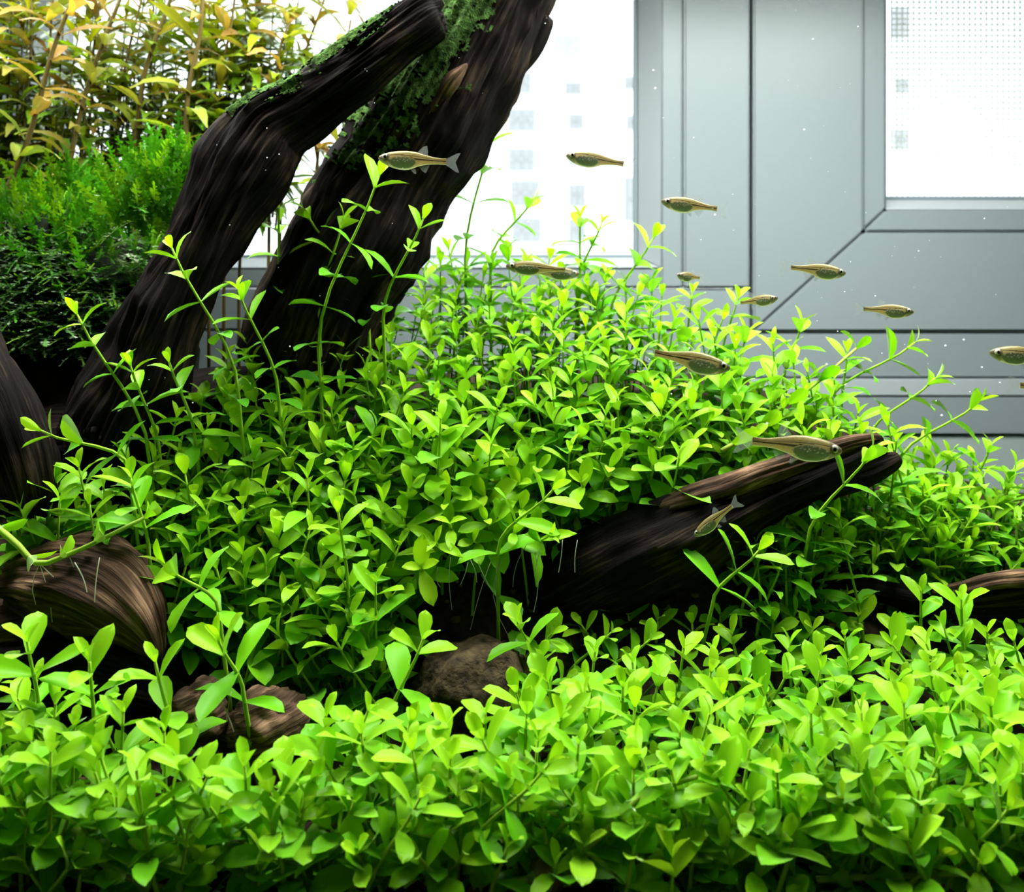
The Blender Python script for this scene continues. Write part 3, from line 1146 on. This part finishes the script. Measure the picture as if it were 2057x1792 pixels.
# ---- the rest of the carpet, by region
LAWN = [(-650, 1340), (-160, 1340), (0, 1330), (140, 1390), (330, 1440), (350, 1520), (600, 1530), (640, 1440), (820, 1420), (900, 1450), (1060, 1370), (1060, 1270), (1180, 1190), (1300, 1170), (1430, 1150),
        (1600, 1190), (1760, 1235), (1900, 1260), (2220, 1260), (2750, 1250), (2750, 1740), (-650, 1740)]
HILL = [(20, 930), (250, 905), (390, 790), (480, 690), (600, 640), (700, 600), (820, 560), (900, 500), (1000, 500), (1120, 520), (1260, 545), (1400, 610), (1560, 680), (1640, 740), (1760, 820), (1810, 890),
        (1700, 880), (1560, 900), (1450, 945), (1330, 985), (1240, 1080), (1080, 1090), (900, 1110), (820, 1160), (760, 1290), (600, 1310), (430, 1200), (330, 1060), (200, 1010), (20, 1040)]
RIGHT = [(1800, 960), (1860, 890), (1960, 920), (2220, 960), (2700, 980), (2700, 1150), (2060, 1140), (1900, 1150), (1700, 1130), (1540, 1100), (1640, 1060), (1760, 1010)]

pts = []
for poly, dist, dep, reg in ((LAWN, .0078, d_lawn, 'lawn'), (HILL, .0082, d_hill, 'hill'), (RIGHT, .0075, d_right, 'right')):
    for q in scatter(poly, dist, dep, rng, taken=taken):
        pts.append(q + (reg,))
SLOPE = [(1470, 1100), (1600, 1045), (1760, 985), (1860, 960), (1960, 1010), (1960, 1110), (1760, 1120), (1620, 1110), (1560, 1150)]


def d_slope(x, y):
    return float(np.interp(y, [960, 1050, 1150], [.305, .294, .286])) if x < 1600 else float(np.interp(y, [960, 1050, 1130], [.318, .311, .3065]))


for q in scatter(SLOPE, .0060, d_slope, rng):
    pts.append(q + ('right',))
pts.sort(key=lambda q: (not (0 < q[0] < 2057), q[2]))
N_SOLO = 300 - len(SPR)


LAND = [('the mottled stone', 955, 1385), ('the reddish wood chunk', 405, 1425), ('the larger wood chunk', 535, 1450), ('the brown stump', 205, 1210), ('the tip of the forked log', 1795, 905),
        ('the diving fish', 1440, 1040), ('the large fish over the slope', 1380, 722), ('the largest pale fish', 1590, 895), ('the overlapping fish pair', 1090, 540), ('the thin root', 1960, 1195),
        ('the curved bare runner', 1230, 1660), ('the straight pale runner', 1860, 1758), ('the dark hollow', 1000, 1190), ('the corner pebble', 22, 1772), ('the orange tan pebble', 1747, 1774),
        ('the lone large sprig', 850, 1300), ('the symmetrical upright sprig', 885, 860), ('the overhanging rosette', 335, 1150), ('the runner in the dark corner', 230, 1740), ('the runner crossing the lawn', 1060, 1610),
        ('the upright sprig before the root', 1930, 1215), ('the tall lone sprig', 155, 640), ('the broad leaved sprig by the log', 1525, 1110)]
ORD = ['nearest', 'second nearest', 'third nearest', 'fourth nearest', 'fifth nearest', 'sixth nearest', 'seventh nearest', 'eighth nearest', 'ninth nearest', 'tenth nearest', 'eleventh nearest', 'twelfth nearest',
       'thirteenth nearest', 'fourteenth nearest', 'fifteenth nearest', 'sixteenth nearest',
       'seventeenth nearest', 'eighteenth nearest', 'nineteenth nearest', 'twentieth nearest']
sect = {}
for i, (x, y, d, reg) in enumerate(pts[:N_SOLO]):
    nm, lx, ly = min(LAND, key=lambda q: (q[1] - x) ** 2 + (q[2] - y) ** 2)
    dx, dy = x - lx, y - ly
    side = ('right of' if dx > 0 else 'left of') if abs(dx) > abs(dy) else ('below' if dy > 0 else 'above')
    sect.setdefault((nm, side), []).append((dx * dx + dy * dy, i))
SPOT = {}
for (nm, side), lst in sect.items():
    for k, (_, i) in enumerate(sorted(lst)):
        SPOT[i] = ('leafy carpet sprig %s %s, %s to it' % (side, nm, ORD[min(k, 19)]), 'carpet sprigs around ' + nm)


for i, (x, y, d, reg) in enumerate(pts):
    dj = d + rng.gauss(0, .003)
    tip = at(x, y, dj)
    if reg == 'hill':
        fx, fy = rng.gauss(0, .007), rng.uniform(.0, .012)
    else:
        fx, fy = rng.gauss(0, .006), rng.uniform(-.002, .008)
    foot = Vector((tip.x + fx, min(tip.y + fy, .44), 0))
    foot.z = ground(foot.x, foot.y) - .001
    if foot.z > tip.z - .012:
        foot.z = tip.z - .014
    over = reg == 'hill' and 830 < x < 1330 and y > 930        # shoots that hang out over the hollow
    if over:
        foot = Vector((tip.x + fx, tip.y + .024, 0))
        foot.z = max(ground(foot.x, foot.y), tip.z - .022)
    stem = bezier_stem(foot, tip, Vector((rng.gauss(0, .002), rng.gauss(0, .002), 0)), 6)
    if reg == 'lawn':
        kind = rng.choice(('round', 'round', 'mid'))
        lf = rng.uniform(.0095, .0130) if y > 1350 else rng.uniform(.0085, .011)
        pairs = 5 if y > 1450 else 4
    elif reg == 'hill':
        kind = rng.choice(('mid', 'mid', 'narrow', 'round')) if x < 850 or y > 800 else rng.choice(('mid', 'narrow', 'narrow'))
        lf = rng.uniform(.0118, .0150) if x < 900 else rng.uniform(.0112, .0142)
        pairs = 5
    else:
        kind = rng.choice(('mid', 'narrow', 'narrow'))
        lf = rng.uniform(.011, .014)
        pairs = 5
    if over:
        pairs = 3
    lv = plant_geo(stem, lf, kind, pairs, rng, hue=rng.gauss(0, .06))
    if i < N_SOLO:
        lab, grp = SPOT[i]
        build_plant('carpet_sprig', stem, lv, kind, lab, 'aquatic plant', grp, .00055, GREEN_STEM)
    else:
        mass.plant(stem, lv, kind, .00055, GREEN_STEM)

# undergrowth: lower, darker coloured shoots filling the gaps under the canopy
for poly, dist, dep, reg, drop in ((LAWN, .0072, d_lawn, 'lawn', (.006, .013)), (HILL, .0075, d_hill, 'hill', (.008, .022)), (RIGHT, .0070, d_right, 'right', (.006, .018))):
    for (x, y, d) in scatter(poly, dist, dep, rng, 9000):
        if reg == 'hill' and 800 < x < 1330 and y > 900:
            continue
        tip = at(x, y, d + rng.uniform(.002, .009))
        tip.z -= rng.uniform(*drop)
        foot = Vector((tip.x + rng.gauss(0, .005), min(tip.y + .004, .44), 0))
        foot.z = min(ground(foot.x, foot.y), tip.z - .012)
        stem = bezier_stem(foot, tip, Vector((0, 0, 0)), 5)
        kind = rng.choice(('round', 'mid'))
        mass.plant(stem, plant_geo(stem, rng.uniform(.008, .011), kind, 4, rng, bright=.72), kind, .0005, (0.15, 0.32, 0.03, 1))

# creeping runners
RUN = [([(1030, 1775, .2), (1120, 1745, .2), (1230, 1660, .2), (1290, 1600, .203), (1400, 1560, .206)], 'curved bare runner rising from the gravel in the front lawn', .0009),
       ([(1640, 1768, .2), (1760, 1762, .199), (1900, 1757, .198), (2120, 1742, .198)], 'straight pale runner lying along the gravel at the border', .0008),
       ([(150, 1660, .198), (215, 1740, .199), (300, 1775, .2), (420, 1800, .2)], 'yellowish runner in the dark front corner', .0009),
       ([(-30, 1040, .258), (30, 1090, .256), (76, 1132, .255), (140, 1112, .256), (200, 1085, .258), (290, 1040, .264)], 'bent runner with white roots over the brown stump', .0010),
       ([(1450, 905, .30), (1510, 870, .308), (1570, 820, .315), (1640, 770, .322), (1720, 700, .33)], 'long pale runner rising over the back of the log', .0008),
       ([(930, 1540, .212), (1010, 1590, .208), (1090, 1630, .206), (1180, 1650, .206)], 'pale runner crossing the middle of the front lawn', .0007)]
for i, (c, lab, r) in enumerate(RUN):
    S = spline([tuple(at(*q)) for q in c], 14)
    stem = [Vector(s) for s in S]
    if i not in (1,):
        pass
    lv = []
    step = 3
    for k in range(1, 14, step):
        p = stem[k]
        ax = (stem[min(k + 1, 13)] - stem[k - 1]).normalized()
        u = Vector((0, 0, 1)) - ax * ax.z
        u.normalize()
        w_ = ax.cross(u)
        for sd in (-1, 1):
            pv = (u * .5 + w_ * sd * .9).normalized()
            mtx = leaf_matrix(p, ax, pv, 1.0, rng.uniform(.007, .0105), rng)
            cc = YOUNG.lerp(MATURE, rng.random()) * rng.uniform(.8, 1.1)
            lv.append((rng.randrange(5), mtx, (cc.x, cc.y, cc.z, 1)))
    roots = []
    if i == 3:
        for (a, b, c2, d2, cv) in ((78, 1135, 72, 1215, -10), (80, 1135, 105, 1250, 5), (82, 1135, 140, 1190, 0), (140, 1190, 128, 1240, -5), (140, 1120, 150, 1190, 8)):
            roots.append([at(a + (c2 - a) * q + cv * math.sin(PI * q), b + (d2 - b) * q, .2555) for q in (0, .33, .66, 1)])
    build_plant('runner_shoot', stem, lv, 'mid', lab, 'aquatic plant', 'creeping runners', r, (0.34, 0.52, 0.06, 1), roots)

mass.build('carpet_foliage', M['leaf_mass'], 'dense green foliage filling the carpet behind and below the single sprigs', 'foliage')

# roots hanging in the dark hollow, each from the overhang
HR = [(905, 1120, 908, 1225), (945, 1125, 958, 1170), (985, 1130, 945, 1265), (1000, 1125, 998, 1215), (940, 1130, 925, 1175), (960, 1130, 990, 1190), (1075, 1110, 1072, 1230), (1130, 1085, 1122, 1150), (1160, 1085, 1155, 1150), (880, 1140, 884, 1180)]
hr = empty('hanging_roots', at(1000, 1110, .274))
tag(hr, 'fine white roots hanging from the overhang into the dark hollow', 'roots')
for (a, b, c, d) in HR:
    cv = rng.uniform(-8, 8)
    pp = [at(a + (c - a) * q + cv * math.sin(PI * q), b + (d - b) * q, .274) - hr.location for q in (0, .25, .5, .75, 1)]
    rv, rf = tube_geo(pp, [.00012] * 5, 4)
    link('root', mesh('root', rv, rf), hr, M['root'], True)

# ------------------------------------------------------------------ tall olive stems at the back
rng = random.Random(21)
tall = Mass()
TALL = [((5, 400), (165, -40), .375), ((95, 470), (245, -30), .39), ((265, 280), (345, -40), .40), ((375, 300), (405, -40), .395), ((20, 470), (70, -30), .41), ((60, 300), (120, -40), .41),
        ((150, 420), (215, -60), .415), ((200, 460), (290, -40), .41), ((320, 400), (300, -30), .42), ((420, 330), (470, -40), .41), ((450, 300), (530, -20), .42), ((100, 250), (20, -40), .42),
        ((230, 360), (190, -50), .425), ((540, 260), (580, 40), .41), ((560, 330), (650, -20), .425), ((630, 360), (700, 40), .42), ((660, 400), (690, 230), .405), ((620, 420), (640, 280), .41),
        ((-40, 420), (-60, -40), .40), ((350, 420), (440, 60), .425), ((480, 400), (520, 120), .43), ((0, 380), (10, 60), .43)]
OL = [Vector((.32, .28, .04)), Vector((.36, .25, .045)), Vector((.27, .30, .03)), Vector((.34, .20, .045)), Vector((.21, .30, .025))]
NTH = ['first', 'second', 'third', 'fourth', 'fifth', 'sixth', 'seventh', 'eighth', 'ninth', 'tenth', 'eleventh', 'twelfth']
thin = sorted([i for i in range(4, len(TALL)) if TALL[i][0][0] < 440], key=lambda i: TALL[i][0][0] + TALL[i][1][0])
pale = sorted([i for i in range(4, len(TALL)) if TALL[i][0][0] >= 440], key=lambda i: TALL[i][0][0] + TALL[i][1][0])
for i, (b, t, d) in enumerate(TALL):
    foot, tip = at(b[0], b[1], d), at(t[0], t[1], d - .004)
    low = Vector((foot.x, foot.y, ground(foot.x, min(foot.y, .44)) - .002))
    n = 12
    stem = [low.lerp(foot, .5 * q) for q in (0, 1)] + [foot.lerp(tip, q / (n - 3)) + Vector((math.sin(q * .7 + i) * .0015, 0, 0)) for q in range(n - 2)]
    lv = []
    tot = (tip - foot).length
    k = 0
    s = .004
    while s < tot + .02:
        q = s / tot
        p = foot.lerp(tip, q)
        ax = (tip - foot).normalized()
        u = ax.orthogonal().normalized()
        w_ = ax.cross(u)
        ph0 = k * PI / 2 + i
        for sd in (0, 1):
            pv = u * math.cos(ph0 + sd * PI + rng.gauss(0, .3)) + w_ * math.sin(ph0 + sd * PI)
            mtx = leaf_matrix(p, ax, pv.normalized(), rng.uniform(.8, 1.35), rng.uniform(.016, .026), rng, .15)
            c = OL[rng.randrange(5)] * rng.uniform(.6, 1.0)
            if q < .25:
                c = c.lerp(Vector((.2, .35, .03)), .5)
            lv.append((rng.randrange(4), mtx, (c.x, c.y, c.z, 1)))
        k += 1
        s += rng.uniform(.0075, .0115)
    places = ['with the thick slanting stem nearest the picture border', 'with the second slanting stem from the picture border', 'rising in the middle of the olive thicket', 'rising straight beside the bent limb']
    if i < 4:
        lab, grp = 'tall olive stem plant ' + places[i], 'tall olive stems'
    elif b[0] < 440:
        lab, grp = 'thin olive stem plant behind the moss, %s of eleven counted from the picture border' % NTH[thin.index(i)], 'thin olive stems behind the moss'
    else:
        lab, grp = 'pale stem plant against the bright window, %s of seven counted toward the broad trunk' % NTH[pale.index(i)], 'pale stems behind the limb'
    build_plant('tall_stem_plant', stem, lv, 'long', lab, 'aquatic plant', grp, .0013 if i < 4 else .0008, (.085, .065, .018, 1))
# the mass of leaves deeper in the thicket
for k in range(140):
    px = rng.uniform(-140, 520) if k < 110 else rng.uniform(380, 560)
    d = rng.uniform(.405, .44)
    foot = at(px, rng.uniform(380, 460), d)
    tip = at(px + rng.gauss(25, 30), rng.uniform(-20, 330), d)
    stem = [foot.lerp(tip, q / 5) for q in range(6)]
    tall.plant(stem, plant_geo(stem, rng.uniform(.015, .023), 'long', 8, rng, hue=.9, inter=.5, bright=.62), 'long', .0006, (.15, .14, .03, 1))
tall.build('olive_thicket', M['red_mass'], 'deep mass of olive brown leaves behind the tall stems', 'foliage')

# ------------------------------------------------------------------ moss
rng = random.Random(33)
moss = Mass()


def frond(base, d, up, ln, col):
    """a feathery frond: a curved rib with leaflets in two ranks"""
    d = d.normalized()
    side = d.cross(up).normalized()
    nrm = side.cross(d).normalized()
    n = 13
    pts_ = []
    p = base.copy()
    dd = d.copy()
    sag = rng.uniform(-.10, .06)
    for i in range(n):
        pts_.append(p.copy())
        p = p + dd * (ln / n)
        dd = (dd + nrm * sag).normalized()
    vs, fs = [], []
    for i in range(n - 1):
        a, b = pts_[i], pts_[i + 1]
        wd = ln * .022
        m0 = len(vs)
        vs += [a - side * wd, a + side * wd, b + side * wd * .8, b - side * wd * .8]
        fs.append((m0, m0 + 1, m0 + 2, m0 + 3))
        t = i / (n - 1)
        le = ln * (.05 + .085 * math.sin(PI * min(1, t * .9 + .15))) * rng.uniform(.7, 1.2)
        for sd in (-1, 1):
            q = (d * .75 + side * sd + nrm * rng.uniform(-.35, .45)).normalized()
            o2 = q.cross(nrm).normalized() * le * .24
            c = a.lerp(b, rng.random())
            m0 = len(vs)
            vs += [c - o2 * .5, c + q * le * .5 - o2, c + q * le, c + q * le * .5 + o2]
            fs.append((m0, m0 + 1, m0 + 2, m0 + 3))
    moss.add(np.array([tuple(x) for x in vs]), np.array(fs), col)


MOSS = [(-90, 430), (60, 410), (130, 395), (230, 385), (290, 350), (340, 330), (392, 340), (385, 400), (345, 480), (330, 570), (270, 650), (200, 700), (-90, 700)]
for k in range(4200):
    px, row = rng.uniform(-90, 400), rng.uniform(310, 710)
    if not inside(MOSS, px, row):
        continue
    nxr, nzr = (px - 140) / 235, (row - 700) / 275
    dd_ = .375 - .0345 * math.sqrt(max(0, 1 - nxr * nxr - nzr * nzr))
    if px > 230 and row < 480:
        dd_ = min(dd_, rng.uniform(.335, .355))
    b = at(px, row, dd_ + rng.gauss(0, .001))
    q = (row - 330) / 260 + rng.gauss(0, .2)
    g = rng.uniform(.6, 1.25)
    yng = rng.random()
    col = (.13 * g, .32 * g, .008, 1) if yng < .3 else (.045 * g, .21 * g, .006, 1)
    if q < .5:
        if rng.random() < .65:
            d = Vector((rng.gauss(.15, .55), rng.gauss(-.35, .4), 1))
            frond(b, d, Vector((0, -1, .2)), rng.uniform(.010, .024), col)
    elif rng.random() < .36:
        d = Vector((rng.choice((-1, 1)) * rng.uniform(.4, 1.2), rng.uniform(-1.1, -.5), rng.gauss(-.05, .22)))
        frond(b, d, Vector((0, 0, 1)), rng.uniform(.009, .020), col)
moss.build('java_moss', M['moss'], 'feathery dark and bright green moss clump over the rock beside the bent limb', 'moss')


# ------------------------------------------------------------------ fish
def fish_body():
    n, m = 70, 104
    top = smooth_table([(0, .004), (.015, .030), (.05, .050), (.15, .078), (.28, .100), (.42, .108), (.55, .098), (.68, .070), (.82, .045), (.92, .037), (1, .040)])
    bot = smooth_table([(0, .004), (.015, .026), (.05, .048), (.15, .090), (.28, .122), (.40, .130), (.50, .112), (.60, .072), (.75, .045), (.9, .036), (1, .040)])
    wid = smooth_table([(0, .0), (.02, .022), (.08, .048), (.2, .068), (.35, .072), (.5, .058), (.7, .032), (.9, .014), (1, .006)])

    def sm(fn, s):
        return (fn(max(0, s - .03)) + 2 * fn(s) + fn(min(1, s + .03))) / 4 if s > .02 else fn(s)
    v, f, c = [], [], []
    BL = .83                                  # body share of the whole length
    for i in range(n + 1):
        s = (i / n) ** 1.25
        cz = .012 * (s - .4)
        for k in range(m):
            a = 2 * PI * k / m
            ca, sa = math.cos(a), math.sin(a)
            h = sm(top, s) if sa > 0 else sm(bot, s)
            h = max(h, .001)
            v.append((.5 - s * BL, sm(wid, s) * (abs(ca) ** .9) * (1 if ca > 0 else -1), cz + h * sa))
            z = sa
            # markings
            back = Vector((.30, .25, .085))
            gold = Vector((.62, .48, .20))
            col = gold.copy()
            if z > .62:
                col = back.copy()
            elif z > .42:
                col = back.lerp(gold, (.62 - z) / .2)
            u_line = .50 - .1 * s
            if s > .17 and abs(z - u_line) < .055:
                col = Vector((.07, .045, .018))
            m_line = .12 - .06 * s + (.12 if s < .5 else 0)
            if s > .42 and abs(z - m_line) < .075 + .16 * max(0, s - .4):
                col = Vector((.028, .018, .010))
            # belly sac
            if .15 < s < .56:
                e = ((s - .36) / .20) ** 2 + ((z + .35) / .62) ** 2
                if e < 1:
                    col = Vector((.13, .16, .085)).lerp(Vector((.11, .20, .06)), max(0, min(1, -z)))
                    if noise.noise(Vector((s * 60, z * 6, 2))) > .32 and z > -.25:
                        col = Vector((.55, .58, .45))
                elif e < 1.25:
                    col = Vector((.55, .46, .26))
            if z < -.86:
                col = Vector((.70, .72, .45))
            if s < .16:
                q = noise.noise(Vector((s * 50, z * 5, 7)))
                col = Vector((.26, .22, .10)).lerp(Vector((.12, .11, .06)), .5 + .5 * q)
                if z < -.3:
                    col = Vector((.34, .34, .18))
            c.append((col.x, col.y, col.z, 1))
    for i in range(n):
        for k in range(m):
            k2 = (k + 1) % m
            f.append((i * m + k, (i + 1) * m + k, (i + 1) * m + k2, i * m + k2))
    f.append(tuple(n * m + k for k in range(m)))
    me = mesh('body', v, f)
    a = me.color_attributes.new('Col', 'FLOAT_COLOR', 'POINT')
    a.data.foreach_set('color', np.array(c, np.float32).ravel())
    me.materials.append(M['fish'])
    me.polygons.foreach_set('use_smooth', [True] * len(me.polygons))
    return me


def fin_mesh(name, outline, th=.004):
    n = len(outline)
    v = [(x, th / 2, z) for x, z in outline] + [(x, -th / 2, z) for x, z in outline]
    f = [tuple(range(n)), tuple(range(2 * n - 1, n - 1, -1))]
    for i in range(n):
        j = (i + 1) % n
        f.append((i, i + n, j + n, j))
    me = mesh(name, v, f)
    me.materials.append(M['fin'])
    return me


FB = fish_body()
F_TAIL = fin_mesh('tail_fin', [(-.325, .040), (-.38, .072), (-.46, .118), (-.50, .125), (-.475, .07), (-.445, .008), (-.475, -.06), (-.50, -.118), (-.46, -.112), (-.38, -.062), (-.325, -.034)])
F_DORS = fin_mesh('dorsal_fin', [(.03, .098), (-.045, .175), (-.085, .185), (-.10, .12), (-.10, .07)])
F_ANAL = fin_mesh('anal_fin', [(.0, -.075), (-.05, -.13), (-.09, -.15), (-.12, -.085), (-.14, -.044)])
F_PELV = fin_mesh('pelvic_fin', [(.10, -.115), (.05, -.165), (.025, -.16), (.04, -.105)], .003)
F_PECT = fin_mesh('pectoral_fin', [(.26, -.03), (.20, -.075), (.17, -.08), (.18, -.035)], .003)
bm = bmesh.new()
bmesh.ops.create_uvsphere(bm, u_segments=16, v_segments=10, radius=.041)
FE = bpy.data.meshes.new('eye')
bm.to_mesh(FE)
bm.free()
FE.materials.append(M['iris'])
FE.polygons.foreach_set('use_smooth', [True] * len(FE.polygons))
bm = bmesh.new()
bmesh.ops.create_uvsphere(bm, u_segments=14, v_segments=8, radius=.0265)
FP = bpy.data.meshes.new('pupil')
bm.to_mesh(FP)
bm.free()
FP.materials.append(M['pupil'])
FP.polygons.foreach_set('use_smooth', [True] * len(FP.polygons))


def fish(head, tail, d, label, yaw=0.0, tall_=1.0, away=0.0):
    """head and tail-tip pixels at depth d; yaw turns the fish toward (+) or from the viewer, its true length growing to match"""
    a, b = at(head[0], head[1], d), at(tail[0], tail[1], d)
    ln = (a - b).length / math.cos(yaw)
    fwd = (a - b).normalized() * math.cos(yaw) + Vector((0, -1, 0)) * math.sin(yaw)
    up = Vector((0, 0, 1))
    y = up.cross(fwd).normalized()
    z = fwd.cross(y)
    e = empty('small_fish', (a + b) / 2)
    rot = Matrix((fwd, y, z)).transposed().to_quaternion()
    e.rotation_mode = 'QUATERNION'
    e.rotation_quaternion = rot
    e.scale = (ln, ln * tall_, ln * tall_)
    tag(e, label, 'fish', 'school of small striped fish')
    for me in (FB, F_TAIL, F_DORS, F_ANAL):
        o = bpy.data.objects.new(me.name.split('.')[0], me)
        COL.objects.link(o)
        o.parent = e
    for s in (-1, 1):
        o = bpy.data.objects.new('pelvic_fin', F_PELV)
        COL.objects.link(o)
        o.parent = e
        o.location = (0, s * .02, 0)
        o = bpy.data.objects.new('pectoral_fin', F_PECT)
        COL.objects.link(o)
        o.parent = e
        o.location = (0, s * .066, 0)
        o.rotation_euler = (0, 0, s * -.25)
        o = bpy.data.objects.new('eye', FE)
        COL.objects.link(o)
        o.parent = e
        o.location = (.412, s * .036, .012)
        o.scale = (1, .55, 1)
        q = bpy.data.objects.new('pupil', FP)
        COL.objects.link(q)
        q.parent = o
        q.location = (0, s * .0175, 0)
    return e


fish((760, 317), (924, 328), .285, 'striped fish swimming in front of the broad driftwood trunk')
fish((1137, 312), (1276, 334), .30, 'striped fish swimming before the bright window pane')
fish((1328, 404), (1463, 424), .30, 'striped fish swimming before the light window frame edge')
fish((1016, 534), (1160, 545), .315, 'brownish fish facing the trunk, overlapping another above the crest', 0, .9)
fish((1164, 550), (1040, 545), .325, 'fish half hidden behind the brownish one, facing away from the trunk', 0, .95)
fish((1356, 553), (1420, 560), .30, 'short looking fish turned toward the viewer below the window corner', .75)
fish((1699, 549), (1566, 536), .30, 'striped fish swimming right over the diagonal frame joint')
fish((1554, 598), (1480, 612), .30, 'small fish turning behind the round leaved sprig tip', .7)
fish((1829, 626), (1720, 621), .295, 'striped fish swimming just above the grey frame line', .3, 1.05)
fish((1467, 740), (1284, 704), .265, 'large striped fish swimming over the right slope of the hill')
fish((1692, 906), (1474, 884), .262, 'largest pale fish swimming above the forked log')
fish((1398, 1082), (1482, 1000), .262, 'dark fish diving nose down before the log', -.35, .9)
fish((1987, 708), (2150, 722), .295, 'striped fish cut by the picture border, head in view')
fish((2180, 790), (2022, 772), .30, 'fish cut by the picture border with only its tail in view')

# ------------------------------------------------------------------ specks drifting in the water
rng = random.Random(77)
v, f = [], []
pv, pf = pebble_geo(1, rng)
for k in range(170):
    px = rng.uniform(1240, 2080) if k < 110 else rng.uniform(100, 1240)
    row = rng.uniform(0, 860) ** 1.0
    d = rng.uniform(.22, .285)
    s = (rng.random() ** 3 * 2.2 + .7) / FPX * d
    c = at(px, row, d)
    n0 = len(v)
    v.extend([c + p * s for p in pv])
    f.extend([tuple(i + n0 for i in q) for q in pf])
tag(link('suspended_specks', mesh('suspended_specks', v, f), None, M['speck'], True), 'tiny white specks and bubbles drifting in the clear water', 'specks', kind='stuff')
